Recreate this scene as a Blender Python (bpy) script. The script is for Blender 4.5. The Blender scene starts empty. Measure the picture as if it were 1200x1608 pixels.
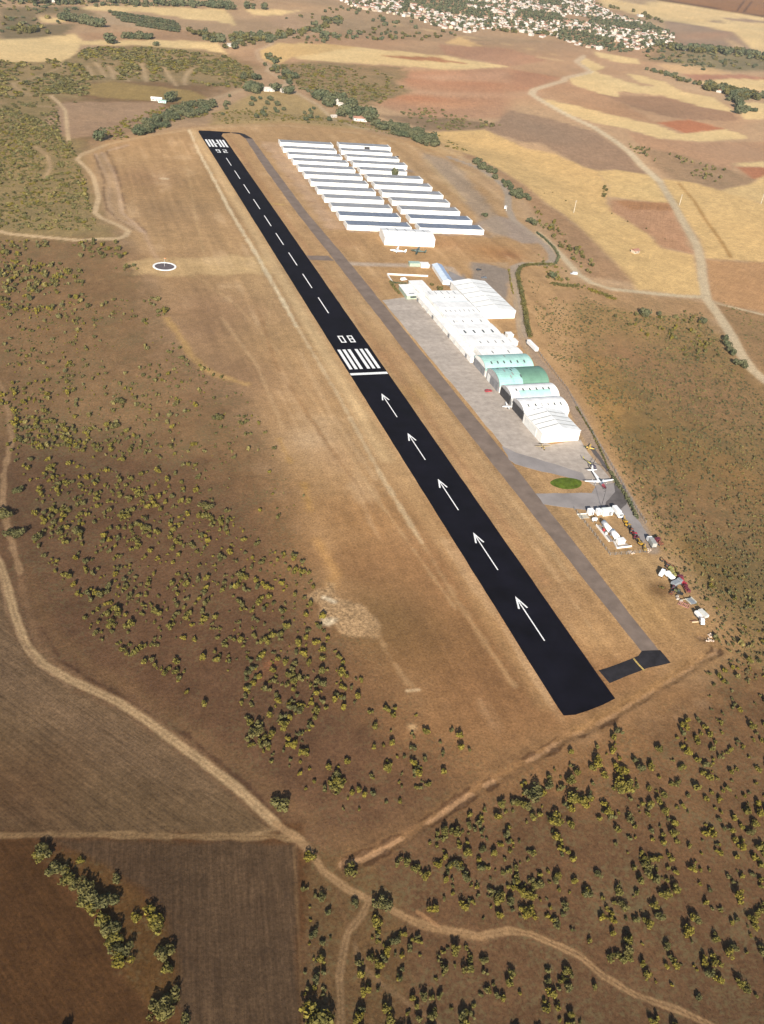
import bpy, math, random
import numpy as np
from mathutils import Vector, Matrix

# ------------------------------------------------------------------ camera, sky, sun, exposure
scene = bpy.context.scene
C = scene.collection
rng = np.random.default_rng(7)
random.seed(7)

F = 1480.0; CX = 600.0; CY = 804.0; H = 266.24
D2 = np.array([0.94641776, -0.08833218, 0.31062976])   # world X (across the runway) in camera axes (right, down, forward)
D1 = np.array([-0.30517224, -0.55930885, 0.77074218])  # world Y (along the runway)
UP = np.cross(D2, D1)                                   # world Z
D1 /= np.linalg.norm(D1); UP /= np.linalg.norm(UP); D2 = np.cross(D1, UP)

cam_d = bpy.data.cameras.new('camera')
cam = bpy.data.objects.new('camera', cam_d); C.objects.link(cam)
cam_d.sensor_fit = 'VERTICAL'; cam_d.sensor_height = 24.0; cam_d.lens = 24.0 * F / 1608.0
cam_d.clip_start = 1.0; cam_d.clip_end = 60000.0
right = Vector((D2[0], D1[0], UP[0])); upv = -Vector((D2[1], D1[1], UP[1])); back = -Vector((D2[2], D1[2], UP[2]))
cam.matrix_world = Matrix(((right.x, upv.x, back.x, 0), (right.y, upv.y, back.y, 0), (right.z, upv.z, back.z, H), (0, 0, 0, 1)))
scene.camera = cam

SUN_AZ = math.radians(20.2)      # light travels towards this azimuth from +Y
SUN_EL = math.radians(25.0)
travel = Vector((math.sin(SUN_AZ) * math.cos(SUN_EL), math.cos(SUN_AZ) * math.cos(SUN_EL), -math.sin(SUN_EL)))
sun_d = bpy.data.lights.new('sun', 'SUN'); sun_d.energy = 4.6; sun_d.angle = math.radians(0.5); sun_d.color = (1.0, 0.93, 0.82)
sun = bpy.data.objects.new('sun', sun_d); C.objects.link(sun)
sun.rotation_euler = travel.to_track_quat('-Z', 'Y').to_euler()
world = bpy.data.worlds.new('World'); scene.world = world; world.use_nodes = True
wn = world.node_tree; wn.nodes.clear()
sky = wn.nodes.new('ShaderNodeTexSky'); sky.sky_type = 'NISHITA'; sky.sun_disc = False
sky.sun_elevation = SUN_EL; sky.sun_rotation = math.atan2(-travel.x, -travel.y); sky.altitude = 700; sky.dust_density = 2.0
bg = wn.nodes.new('ShaderNodeBackground'); bg.inputs[1].default_value = 0.06
wo = wn.nodes.new('ShaderNodeOutputWorld')
wn.links.new(sky.outputs[0], bg.inputs[0]); wn.links.new(bg.outputs[0], wo.inputs[0])
scene.view_settings.view_transform = 'Standard'; scene.view_settings.look = 'None'
scene.view_settings.exposure = 1.05; scene.view_settings.gamma = 1.0
scene.cycles.max_bounces = 5; scene.cycles.diffuse_bounces = 2; scene.cycles.volume_bounces = 0
scene.cycles.transparent_max_bounces = 6; scene.cycles.use_denoising = True

KEXP = 1.5   # display value of a sunlit horizontal surface divided by its albedo
def lin(c):
    c = np.asarray(c, float) / 255.0
    return np.where(c <= 0.04045, c / 12.92, ((c + 0.055) / 1.055) ** 2.4)
def alb(c):      # albedo of ground whose sunlit colour reads c
    return np.clip(lin(c) / KEXP * np.array([0.99, 1.0, 0.93]), 0.002, 0.85)

# ------------------------------------------------------------------ noise and terrain
def _hash(ix, iy, s):
    n = (ix * 374761393 + iy * 668265263 + s * 974634777) & 0xFFFFFFFF
    n = ((n ^ (n >> 13)) * 1274126177) & 0xFFFFFFFF
    n = n ^ (n >> 16)
    return (n & 0xFFFF) / 65535.0
def vnoise(x, y, s=0):
    ix = np.floor(x).astype(np.int64); iy = np.floor(y).astype(np.int64)
    fx = x - ix; fy = y - iy
    fx = fx * fx * (3 - 2 * fx); fy = fy * fy * (3 - 2 * fy)
    a = _hash(ix, iy, s); b = _hash(ix + 1, iy, s); c = _hash(ix, iy + 1, s); d = _hash(ix + 1, iy + 1, s)
    return (a * (1 - fx) + b * fx) * (1 - fy) + (c * (1 - fx) + d * fx) * fy
def fbm(x, y, scale, octv=3, s=0):
    x = np.asarray(x, float) / scale; y = np.asarray(y, float) / scale
    r = 0; a = 1; t = 0
    for o in range(octv):
        r = r + a * vnoise(x + 17.3 * o, y - 9.1 * o, s + o); t += a; a *= 0.5; x = x * 2.03; y = y * 2.03
    return r / t      # 0..1
def sstep(e0, e1, x):
    t = np.clip((x - e0) / (e1 - e0), 0, 1); return t * t * (3 - 2 * t)
def seg_dist(pts, X, Y, closed):
    d = np.full(X.shape, 1e9); n = len(pts); tt = np.zeros(X.shape)
    for i in range(n if closed else n - 1):
        ax, ay = pts[i]; bx, by = pts[(i + 1) % n]
        ex, ey = bx - ax, by - ay; L = ex * ex + ey * ey + 1e-9
        t = np.clip(((X - ax) * ex + (Y - ay) * ey) / L, 0, 1)
        dd = np.hypot(X - ax - t * ex, Y - ay - t * ey)
        d = np.minimum(d, dd)
    return d
def inside(pts, X, Y):
    r = np.zeros(X.shape, bool); n = len(pts)
    for i in range(n):
        x1, y1 = pts[i]; x2, y2 = pts[(i + 1) % n]
        if y1 == y2: continue
        c = ((y1 > Y) != (y2 > Y)) & (X < (x2 - x1) * (Y - y1) / (y2 - y1) + x1)
        r ^= c
    return r
def unproj(px, py, z=0.0):
    vx, vy = px - CX, py - CY
    dx = vx * D2[0] + vy * D2[1] + F * D2[2]
    dy = vx * D1[0] + vy * D1[1] + F * D1[2]
    dz = vx * UP[0] + vy * UP[1] + F * UP[2]
    t = (z - H) / dz
    return dx * t, dy * t
PLATEAU_PX = [(128,244),(165,222),(310,199),(450,192),(560,203),(650,222),(740,250),(800,288),(850,362),(890,400),(905,440),(900,520),
              (905,600),(955,690),(1010,790),(1070,880),(1140,980),(1142,1030),(1060,1080),(890,1168),(780,1180),(680,1120),(590,1000),
              (500,900),(470,770),(435,700),(385,605),(300,560),(280,520),(245,430),(205,372),(172,345),(150,300)]
PLATEAU = [unproj(*p) for p in PLATEAU_PX]
def height(X, Y):
    X = np.asarray(X, float); Y = np.asarray(Y, float)
    d = seg_dist(PLATEAU, X, Y, True); ins = inside(PLATEAU, X, Y)
    d = np.where(ins, 0.0, d)
    h = -9.0 * sstep(0, 110, d)
    m = sstep(60, 500, d)
    h = h + m * 16.0 * (fbm(X, Y, 620, 2, 11) - 0.5)
    gully = sstep(300, 700, d) * sstep(1300, 1500, Y) * (1 - sstep(350, 600, X)) * (1 - sstep(2050, 2300, Y))
    h = h + gully * (9.0 * (fbm(X, Y, 170, 2, 23) - 0.5))
    return h
def P(px, py, dz=0.0):       # photo pixel -> point on the terrain (dz metres above it)
    px = np.asarray(px, float); py = np.asarray(py, float); z = np.zeros(px.shape)
    for _ in range(14):
        x, y = unproj(px, py, z + dz); z = 0.5 * z + 0.5 * height(x, y)
    return x, y, z
def PW(pts):
    a = np.array(pts, float); x, y, z = P(a[:, 0], a[:, 1]); return list(zip(x.tolist(), y.tolist()))

# ------------------------------------------------------------------ helpers for objects
def tag(o, label=None, cat=None, group=None, kind=None):
    if label: o['label'] = label
    if cat: o['category'] = cat
    if group: o['group'] = group
    if kind: o['kind'] = kind
    return o
def empty(name, loc, rz=0.0, label=None, cat=None, group=None):
    o = bpy.data.objects.new(name, None); C.objects.link(o)
    o.location = loc; o.rotation_euler = (0, 0, rz); o.empty_display_size = 1.0
    return tag(o, label, cat, group)
class MB:
    def __init__(s): s.v = []; s.f = []; s.m = []
    def poly(s, pts, mi=0):
        b = len(s.v); s.v += [tuple(p) for p in pts]; s.f.append(tuple(range(b, b + len(pts)))); s.m.append(mi); return s
    def box(s, c, d, rz=0.0, mi=0, ry=0.0, rx=0.0):
        M = Matrix.Rotation(rz, 3, 'Z') @ Matrix.Rotation(ry, 3, 'Y') @ Matrix.Rotation(rx, 3, 'X')
        b = len(s.v)
        for sx in (-.5, .5):
            for sy in (-.5, .5):
                for sz in (-.5, .5):
                    p = M @ Vector((sx * d[0], sy * d[1], sz * d[2])); s.v.append((p.x + c[0], p.y + c[1], p.z + c[2]))
        for q in ((0, 1, 3, 2), (4, 6, 7, 5), (0, 4, 5, 1), (2, 3, 7, 6), (0, 2, 6, 4), (1, 5, 7, 3)):
            s.f.append(tuple(b + i for i in q)); s.m.append(mi)
        return s
    def prism(s, pts, z0, z1, mi=0):      # pts: counter-clockwise xy
        n = len(pts); b = len(s.v)
        s.v += [(p[0], p[1], z0) for p in pts] + [(p[0], p[1], z1) for p in pts]
        s.f.append(tuple(b + n + i for i in range(n))); s.m.append(mi)
        s.f.append(tuple(b + n - 1 - i for i in range(n))); s.m.append(mi)
        for i in range(n):
            j = (i + 1) % n; s.f.append((b + i, b + j, b + n + j, b + n + i)); s.m.append(mi)
        return s
    def extr(s, pts, vec, mi=0):          # any planar loop in 3D extruded along vec
        n = len(pts); b = len(s.v)
        s.v += [tuple(p) for p in pts] + [(p[0] + vec[0], p[1] + vec[1], p[2] + vec[2]) for p in pts]
        s.f.append(tuple(b + n - 1 - i for i in range(n))); s.m.append(mi)
        s.f.append(tuple(b + n + i for i in range(n))); s.m.append(mi)
        for i in range(n):
            j = (i + 1) % n; s.f.append((b + i, b + j, b + n + j, b + n + i)); s.m.append(mi)
        return s
    def tube(s, p0, p1, r0, r1=None, n=8, mi=0):
        r1 = r0 if r1 is None else r1
        p0 = Vector(p0); p1 = Vector(p1); d = (p1 - p0).normalized()
        a = d.orthogonal().normalized(); bb = d.cross(a); b = len(s.v)
        for k in range(n):
            t = 2 * math.pi * k / n; o = a * math.cos(t) + bb * math.sin(t)
            s.v.append(tuple(p0 + o * r0)); s.v.append(tuple(p1 + o * r1))
        for k in range(n):
            j = (k + 1) % n; s.f.append((b + 2 * k, b + 2 * j, b + 2 * j + 1, b + 2 * k + 1)); s.m.append(mi)
        s.f.append(tuple(b + 2 * k for k in reversed(range(n)))); s.m.append(mi)
        s.f.append(tuple(b + 2 * k + 1 for k in range(n))); s.m.append(mi)
        return s
    def loft(s, prof, n=10, mi=0):        # prof: (x, z centre, half width y, half height z) along x
        b = len(s.v)
        for (x, zc, ry, rz) in prof:
            for k in range(n):
                t = 2 * math.pi * k / n; s.v.append((x, ry * math.cos(t), zc + rz * math.sin(t)))
        for i in range(len(prof) - 1):
            for k in range(n):
                j = (k + 1) % n
                s.f.append((b + i * n + k, b + i * n + j, b + (i + 1) * n + j, b + (i + 1) * n + k)); s.m.append(mi)
        s.f.append(tuple(b + k for k in range(n))); s.m.append(mi)
        e = b + (len(prof) - 1) * n; s.f.append(tuple(e + k for k in reversed(range(n)))); s.m.append(mi)
        return s
    def mesh(s, name, mats, smooth=False):
        me = bpy.data.meshes.new(name); me.from_pydata(s.v, [], s.f)
        for m in (mats if isinstance(mats, (list, tuple)) else [mats]): me.materials.append(m)
        if len(s.f): me.polygons.foreach_set('material_index', s.m)
        if smooth: me.polygons.foreach_set('use_smooth', [True] * len(s.f))
        me.update(); return me
    def build(s, name, mats, parent=None, smooth=False):
        o = bpy.data.objects.new(name, s.mesh(name, mats, smooth)); C.objects.link(o)
        if parent is not None: o.parent = parent
        return o
def copy_tree(o, parent=None):
    c = o.copy(); C.objects.link(c)
    if parent is not None: c.parent = parent
    for ch in list(o.children): copy_tree(ch, c)
    return c

MATS = {}
def mat(name, rgb, rough=0.8, var=0.12, scale=0.6, spec=0.3, metal=0.0, tint=None, bump=0.0):
    if name in MATS: return MATS[name]
    m = bpy.data.materials.new(name); m.use_nodes = True; nt = m.node_tree; N = nt.nodes; L = nt.links
    b = N['Principled BSDF']; b.inputs['Roughness'].default_value = rough; b.inputs['Metallic'].default_value = metal
    b.inputs['Specular IOR Level'].default_value = spec
    g = N.new('ShaderNodeNewGeometry'); t = N.new('ShaderNodeTexNoise'); t.inputs['Scale'].default_value = scale
    t.inputs['Detail'].default_value = 5; t.inputs['Roughness'].default_value = 0.6
    L.new(g.outputs['Position'], t.inputs['Vector'])
    r = N.new('ShaderNodeMix'); r.data_type = 'RGBA'
    lo = [max(0.0, c * (1 - var * 1.6)) for c in rgb]; hi = [min(1.0, c * (1 + var * 1.3)) for c in rgb]
    if tint: lo = tint
    r.inputs['A'].default_value = (*lo, 1); r.inputs['B'].default_value = (*hi, 1)
    mr = N.new('ShaderNodeMapRange'); mr.inputs['From Min'].default_value = 0.3; mr.inputs['From Max'].default_value = 0.7
    L.new(t.outputs['Fac'], mr.inputs['Value']); L.new(mr.outputs[0], r.inputs['Factor']); L.new(r.outputs['Result'], b.inputs['Base Color'])
    if bump:
        bp = N.new('ShaderNodeBump'); bp.inputs['Strength'].default_value = bump; L.new(t.outputs['Fac'], bp.inputs['Height']); L.new(bp.outputs[0], b.inputs['Normal'])
    MATS[name] = m; return m
def roof_mat(name, rgb, rib=1.1, axis='X', var=0.08, dirt=(0.35, 0.30, 0.25), rough=0.55):
    """sheet metal or fibre cement roofing: ribs, panel joints and weather staining"""
    if name in MATS: return MATS[name]
    m = mat(name, rgb, rough, var, 0.25, 0.3); nt = m.node_tree; N = nt.nodes; L = nt.links
    b = N['Principled BSDF']; src = b.inputs['Base Color'].links[0].from_socket
    g = N.new('ShaderNodeNewGeometry'); sp = N.new('ShaderNodeSeparateXYZ'); L.new(g.outputs['Position'], sp.inputs[0])
    mm = N.new('ShaderNodeMath'); mm.operation = 'MULTIPLY'; mm.inputs[1].default_value = 1 / (rib * 3); L.new(sp.outputs[axis], mm.inputs[0])
    fl = N.new('ShaderNodeMath'); fl.operation = 'FLOOR'; L.new(mm.outputs[0], fl.inputs[0])
    wn_ = N.new('ShaderNodeTexWhiteNoise'); wn_.noise_dimensions = '1D'; L.new(fl.outputs[0], wn_.inputs['W'])
    mr = N.new('ShaderNodeMapRange'); mr.inputs['To Min'].default_value = 0.90; mr.inputs['To Max'].default_value = 1.04; L.new(wn_.outputs['Value'], mr.inputs['Value'])
    st = N.new('ShaderNodeTexNoise'); st.inputs['Scale'].default_value = 1.0; st.inputs['Detail'].default_value = 6
    mp = N.new('ShaderNodeMapping'); mp.inputs['Scale'].default_value = (0.9, 0.12, 0.12) if axis == 'X' else (0.12, 0.9, 0.12)
    L.new(g.outputs['Position'], mp.inputs[0]); L.new(mp.outputs[0], st.inputs['Vector'])
    r2 = N.new('ShaderNodeMapRange'); r2.inputs['From Min'].default_value = 0.52; r2.inputs['From Max'].default_value = 0.8; r2.inputs['To Max'].default_value = 0.45
    L.new(st.outputs['Fac'], r2.inputs['Value'])
    mx = N.new('ShaderNodeMix'); mx.data_type = 'RGBA'; L.new(r2.outputs[0], mx.inputs['Factor']); L.new(src, mx.inputs['A']); mx.inputs['B'].default_value = (*dirt, 1)
    vm = N.new('ShaderNodeVectorMath'); vm.operation = 'SCALE'; L.new(mx.outputs['Result'], vm.inputs[0]); L.new(mr.outputs[0], vm.inputs['Scale'])
    L.new(vm.outputs[0], b.inputs['Base Color'])
    return m
def foliage_mat(name, a, b_, c=None):
    m = bpy.data.materials.new(name); m.use_nodes = True; nt = m.node_tree; N = nt.nodes; L = nt.links
    b = N['Principled BSDF']; b.inputs['Roughness'].default_value = 0.75; b.inputs['Specular IOR Level'].default_value = 0.15
    g = N.new('ShaderNodeNewGeometry')
    t1 = N.new('ShaderNodeTexNoise'); t1.inputs['Scale'].default_value = 0.07; t1.inputs['Detail'].default_value = 3; L.new(g.outputs['Position'], t1.inputs['Vector'])
    t2 = N.new('ShaderNodeTexNoise'); t2.inputs['Scale'].default_value = 1.3; t2.inputs['Detail'].default_value = 2; L.new(g.outputs['Position'], t2.inputs['Vector'])
    mr = N.new('ShaderNodeMapRange'); mr.inputs['From Min'].default_value = 0.38; mr.inputs['From Max'].default_value = 0.62; L.new(t1.outputs['Fac'], mr.inputs['Value'])
    mx = N.new('ShaderNodeMix'); mx.data_type = 'RGBA'; mx.inputs['A'].default_value = (*a, 1); mx.inputs['B'].default_value = (*b_, 1); L.new(mr.outputs[0], mx.inputs['Factor'])
    m2 = N.new('ShaderNodeMapRange'); m2.inputs['From Min'].default_value = 0.3; m2.inputs['From Max'].default_value = 0.7; m2.inputs['To Min'].default_value = 0.6; m2.inputs['To Max'].default_value = 1.4; L.new(t2.outputs['Fac'], m2.inputs['Value'])
    vm = N.new('ShaderNodeVectorMath'); vm.operation = 'SCALE'; L.new(mx.outputs['Result'], vm.inputs[0]); L.new(m2.outputs[0], vm.inputs['Scale'])
    L.new(vm.outputs[0], b.inputs['Base Color']); return m

# ------------------------------------------------------------------ the ground: one sheet, tinted by soil and crop, light falloff painted into the foreground
def build_ground():
    th = np.arange(math.atan(62 / H), math.atan(11000 / H), 1.22 / 942)
    r = H * np.tan(th)
    r = np.concatenate([[6, 20, 40], r, [13000, 17000, 24000, 36000, 52000]])
    core = np.arange(math.radians(-15), math.radians(65), 1.3 / 942)
    outer = np.radians(np.arange(65, 345, 3.0))
    az = np.concatenate([core, outer]); az = az[az < math.radians(345) - 0.001]
    nr, na = len(r), len(az)
    A, R = np.meshgrid(az, r)
    X = (R * np.sin(A)).ravel(); Y = (R * np.cos(A)).ravel()
    Z = np.zeros(X.size); CH = 200000
    for i in range(0, X.size, CH): Z[i:i + CH] = height(X[i:i + CH], Y[i:i + CH])
    R1 = R.ravel()
    n_f = fbm(X, Y, 5, 3, 1); n_m = fbm(X, Y, 28, 4, 2); n_l = fbm(X, Y, 160, 3, 3); n_x = fbm(X, Y, 700, 3, 4)
    n_w = fbm(X, Y, 14, 3, 5)
    col = np.empty((X.size, 3)); veg = np.zeros(X.size); reg = np.zeros(X.size, np.int32)
    names = ['ground']; mats_i = [('ground', None, 0.0)]
    base = alb((190, 156, 124)); col[:] = base
    def fa(a, b):      # rotation that lays the furrows along the ground direction a -> b
        q = PW([a, b]); return math.pi / 2 - math.atan2(q[1][1] - q[0][1], q[1][0] - q[0][0])
    def clip(pts, m):
        xs = [p[0] for p in pts]; ys = [p[1] for p in pts]
        return np.nonzero((X > min(xs) - m) & (X < max(xs) + m) & (Y > min(ys) - m) & (Y < max(ys) + m))[0]
    def poly(px, c, soft=2.0, name=None, furrow=None, vg=None, jit=1.0, a=1.0, world=False):
        pts = px if world else PW(px)
        idx = clip(pts, soft * 3 + jit * 8)
        if not len(idx): return
        x, y = X[idx], Y[idx]
        d = seg_dist(pts, x, y, True); d = np.where(inside(pts, x, y), -d, d)
        d = d + (n_w[idx] - 0.5) * jit * 8
        s = np.maximum(soft, R1[idx] ** 2 / H / 3000)
        al = a * (1 - sstep(-s, s, d))
        if c is not None: col[idx] = col[idx] * (1 - al[:, None]) + alb(c) * al[:, None]
        if vg is not None: veg[idx] = veg[idx] * (1 - al) + vg * al
        if name:
            names.append(name); mats_i.append((name, furrow[0] if furrow else None, furrow[1] if furrow else 0.0))
            reg[idx[al > 0.5 * a]] = len(names) - 1
    def line(px, c, w=4.0, soft=1.0, name=None, a=1.0, vg=0.0, jit=0.3, world=False, shift=0.0, rut=0.0):
        pts = px if world else PW(px)
        if shift:
            q = np.array(pts); t = np.gradient(q, axis=0); t /= np.linalg.norm(t, axis=1)[:, None]
            pts = [tuple(p) for p in (q + np.stack([t[:, 1], -t[:, 0]], 1) * shift)]
        idx = clip(pts, w + soft * 3 + 4)
        if not len(idx): return
        x, y = X[idx], Y[idx]
        d0 = seg_dist(pts, x, y, False)
        d = d0 - w / 2 + (n_f[idx] - 0.5) * jit * 3
        al = (1 - sstep(-soft, soft, d)) * a
        if rut: al = al * (1 - rut * np.exp(-(d0 / (w * 0.13)) ** 2))
        if c is not None: col[idx] = col[idx] * (1 - al[:, None]) + alb(c) * al[:, None]
        if vg is not None: veg[idx] *= (1 - al)
        if name:
            names.append(name); mats_i.append((name, None, 0.0)); reg[idx[al > 0.5 * a]] = len(names) - 1
    def blob(px, py, rx, c, a=0.6, ry=None):   # a soft-edged patch of different soil, sizes in metres
        x0, y0, _ = P(px, py); ry = ry or rx
        idx = np.nonzero((abs(X - x0) < rx * 2.5) & (abs(Y - y0) < ry * 2.5))[0]
        e = ((X[idx] - x0) / rx) ** 2 + ((Y[idx] - y0) / ry) ** 2
        al = a * np.exp(-e) * (0.55 + 0.9 * n_m[idx]); al = np.clip(al, 0, 1)[:, None]
        col[idx] = col[idx] * (1 - al) + alb(c) * al
    # --- broad land use; lower slopes also darkened for light falloff
    poly([(-1500,760),(0,600),(220,720),(600,1140),(900,1170),(1200,1140),(2600,1140),(2600,2800),(-2500,2800)], (112,85,62), 25, vg=.2, jit=3)
    poly([(-700,420),(-60,260),(0,150),(60,90),(230,68),(400,100),(330,160),(170,215),(150,240),(160,330),(240,420),(290,545),(390,600),(480,760),(515,900),(600,1000),(770,1190),(640,1295),(470,1315),(300,1165),(50,1025),(0,860),(-700,900)], (142,110,80), 30, vg=0.35, jit=4)
    poly([(-200,700),(0,700),(230,690),(400,780),(480,860),(515,920),(600,1010),(770,1190),(640,1295),(470,1315),(300,1165),(50,1025),(-200,900)], (112,83,62), 30, vg=0.25, jit=4)
    poly([(-200,950),(200,950),(420,960),(560,1060),(770,1190),(640,1295),(470,1315),(300,1165),(50,1025),(-200,980)], (104,76,57), 25, vg=0.2, jit=3)
    poly([(-60,240),(0,150),(90,150),(140,235),(160,330),(190,372),(0,372),(-60,372)], (166,140,98), 15, vg=0.6, jit=4)
    poly([(-60,90),(130,85),(230,70),(350,82),(400,105),(400,140),(320,132),(240,128),(140,130),(120,160),(60,150),(-60,160)], (170,144,104), 20, vg=0.5, jit=4)
    poly([(820,430),(900,440),(1110,475),(1160,560),(1230,640),(1700,1000),(1700,1250),(1130,1080),(1130,1010),(1050,880),(985,780),(900,620),(840,540)], (170,136,94), 14, vg=0.3, jit=4)
    poly([(930,560),(1100,540),(1240,660),(1700,1000),(1700,1250),(1130,1050),(1110,930),(1040,800),(980,690)], (148,120,82), 40, vg=0.35, jit=6)
    poly([(540,1345),(700,1265),(885,1160),(1050,1075),(1130,1030),(1700,1150),(2600,2600),(500,2600),(520,1500)], (104,77,56), 14, vg=0.3, jit=4)
    poly([(440,1310),(500,1335),(560,1345),(640,1400),(620,1700),(478,1700),(470,1500),(463,1330)], (108,82,56), 4, vg=0.3, jit=2)
    poly([(-700,1290),(480,1290),(480,1700),(290,2200),(-700,2200)], (96,66,42), 2, vg=.15, jit=.5)
    poly([(820,1180),(1130,1080),(1260,1100),(1300,1400),(1100,1350),(900,1240)], (118,88,63), 30, vg=0.25, jit=5)
    poly([(340,175),(388,150),(430,138),(470,150),(530,185),(600,205),(520,203),(450,196),(330,196)], (190,160,114), 6, vg=.25)
    poly([(905,560),(960,560),(1000,640),(960,700),(1010,790),(985,780),(930,690),(895,615)], (186,142,88), 8, a=.6, vg=.15, jit=3)
    for q in [(1000,560,40,(160,122,92),.6),(1100,620,50,(166,124,94),.6),(1040,700,40,(132,108,66),.6),(960,600,25,(140,116,76),.6),(1150,750,40,(168,124,80),.5),(1080,800,40,(158,116,84),.5),(1120,900,30,(126,102,62),.6),(1050,860,12,(176,134,80),.7)]: blob(*q)
    # plateau
    poly(PLATEAU_PX, (190,152,112), 10, vg=0.0, jit=1.0)
    poly([(620,760),(1000,1000),(1142,1010),(1142,1030),(1060,1080),(890,1168),(780,1180),(680,1120),(590,1000),(500,900),(470,770)], (174,131,90), 45, jit=3)
    poly([(760,1000),(900,1000),(1060,1080),(890,1168),(780,1180),(650,1090),(620,1000)], (150,111,77), 35, jit=3)
    poly([(600,880),(740,1020),(800,1160),(700,1130),(590,990),(520,880)], (146,108,75), 30, jit=3)
    poly([(420,400),(470,400),(560,560),(700,760),(640,760),(520,640),(440,540)], (204,164,122), 22, a=.8, jit=4)
    poly([(170,400),(300,400),(420,560),(500,700),(440,700),(385,605),(300,560),(245,430)], (166,130,96), 25, a=0.7)
    for q in [(330,300,60,(170,135,95),.5),(260,330,45,(165,132,100),.6),(230,280,35,(160,125,98),.5),(350,480,40,(165,128,98),.7),(360,580,40,(152,118,92),.8),(340,520,35,(156,122,96),.7),
              (420,450,40,(198,160,118),.5),(440,540,40,(196,156,112),.6),(495,690,14,(214,180,145),.8),(510,660,10,(212,180,146),.6),(525,720,14,(200,160,122),.7),(540,640,30,(190,150,108),.5),(470,620,20,(196,156,116),.6),
              (620,900,18,(170,128,90),.5),(645,850,12,(178,136,98),.6),(610,970,20,(126,100,68),.7),(650,1010,22,(134,102,68),.6),(700,900,25,(160,118,84),.5),(760,1080,25,(146,108,76),.5),
              (820,860,14,(190,150,108),.7),(870,940,16,(182,142,104),.7),(935,1000,12,(196,154,110),.8),(1000,930,14,(200,158,110),.7),(960,880,14,(196,154,108),.7),(620,560,18,(196,150,112),.5),(660,620,14,(180,142,92),.7),(575,450,16,(188,142,106),.5),
              (530,380,16,(190,146,110),.5),(465,290,18,(196,156,122),.5),(680,470,12,(205,170,130),.5),(700,265,30,(190,155,122),.6),(740,300,30,(176,138,100),.6),(780,395,26,(184,136,92),.8),(800,400,10,(160,112,80),.7),(700,380,20,(198,150,108),.7),(850,395,12,(190,145,105),.6),
              (1060,980,16,(190,148,104),.8),(1000,880,10,(206,166,120),.8),(1040,925,5,(120,86,58),.8),(1030,930,4,(130,96,66),.7),(1020,960,16,(186,146,98),.6)]:
        blob(*q)
    # sandy cuts, benches and bare patches
    poly([(190,415),(230,407),(290,405),(420,400),(430,430),(330,432),(270,436),(215,430)], (212,176,130), 5, a=0.85, jit=2)
    for pp in [[(150,242),(160,262),(172,285),(170,318),(178,340),(200,350),(228,366)],[(160,240),(178,270),(186,300),(192,335),(226,364)],[(172,236),(200,228)]]:
        line(pp, (206,172,146), 3.5, 2.0, a=0.85, vg=None, jit=1)
    poly([(152,243),(164,240),(186,285),(190,330),(205,352),(228,368),(205,362),(165,343),(158,310),(150,275)], (180,148,116), 3, a=0.7)
    line([(148,244),(156,262),(164,282),(163,305),(168,328),(186,345),(210,360)], (128,98,76), 1.6, 1.0, a=.7, jit=1.2); line([(168,238),(180,262),(190,290),(196,325),(214,348),(232,366)], (142,110,86), 1.6, 1.0, a=.7, jit=1.2)
    line([(228,368),(240,395),(262,430)], (200,164,136), 3, 3, a=0.6); line([(254,280),(262,281)], (215,190,160), 4, 2)
    line([(262,500),(285,530),(300,560),(330,585),(385,603)], (198,158,106), 4.5, 2.5, a=0.85, jit=1.5)
    line([(440,690),(455,725)], (188,146,88), 2.5, 2, a=.6, jit=1); line([(478,760),(486,800)], (190,146,88), 3, 2.5, a=.7, jit=1); line([(500,850),(525,900),(520,920)], (200,152,98), 4, 3, a=.8, jit=1)
    poly([(506,905),(530,912),(548,930),(575,955),(588,985),(560,986),(530,990),(502,981),(510,950),(504,935)], (188,154,118), 3.0, name='rocky_slope', furrow=(0.4,1.0), vg=0, jit=4.0, a=.85)
    poly([(504,966),(530,972),(520,988),(500,982)], (226,204,176), 1.5, jit=1.0, a=.9); line([(508,938),(525,945)], (232,212,186), 2, 1.2, a=.8)
    line([(575,955),(600,1010),(625,1050),(640,1070),(656,1084)], (186,150,112), 1.2, 1.2, a=.6, jit=1.6); line([(640,1085),(658,1083)], (210,180,145), 1.6, .8); blob(648, 1142, 1.6, (222,184,140), .95); blob(425,1045,3.2,(146,98,70),.8); blob(406,1062,2.2,(146,98,70),.8)
    # --- far fields
    WH = (236, 202, 150); PK = (188, 148, 118); RD = (194, 146, 114); GY = (168, 140, 114)
    def wheat(p, c=WH, ang=1.1, s=4): poly(p, c, s, name='wheat_field', furrow=(ang, 0.35), vg=0, jit=0.8)
    def plough(p, c=PK, ang=0.3, s=5, st=0.5): poly(p, c, s, name='ploughed_field', furrow=(ang, st), vg=0, jit=1.0)
    poly([(560,90),(1200,90),(1300,300),(1000,470),(900,440),(850,370),(690,215),(560,180)], (204,168,134), 30, vg=0, jit=4)
    poly([(930,-30),(1300,-30),(1300,120),(1100,100),(1040,60)], (190,160,128), 40, vg=0.1, jit=4)
    wheat([(-60,66),(40,56),(117,53),(128,63),(123,78),(117,87),(97,97),(-60,98)]); wheat([(127,65),(173,63),(267,62),(343,68),(358,85),(320,78),(233,72),(127,71)])
    wheat([(118,12),(167,8),(353,15),(363,25),(370,40),(333,32),(300,30),(233,20),(167,17),(127,16)]); wheat([(57,25),(107,28),(103,35),(67,35)]); wheat([(383,14),(400,14),(470,17),(440,24),(400,24)])
    plough([(123,52),(200,50),(283,46),(317,56),(317,64),(133,63)], (186,148,116)); plough([(420,28),(455,24),(492,42),(470,46),(430,42)], (196,160,130)); poly([(150,20),(200,26),(275,40),(230,47),(170,38)], (190,160,130), 8, vg=.1)
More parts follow.
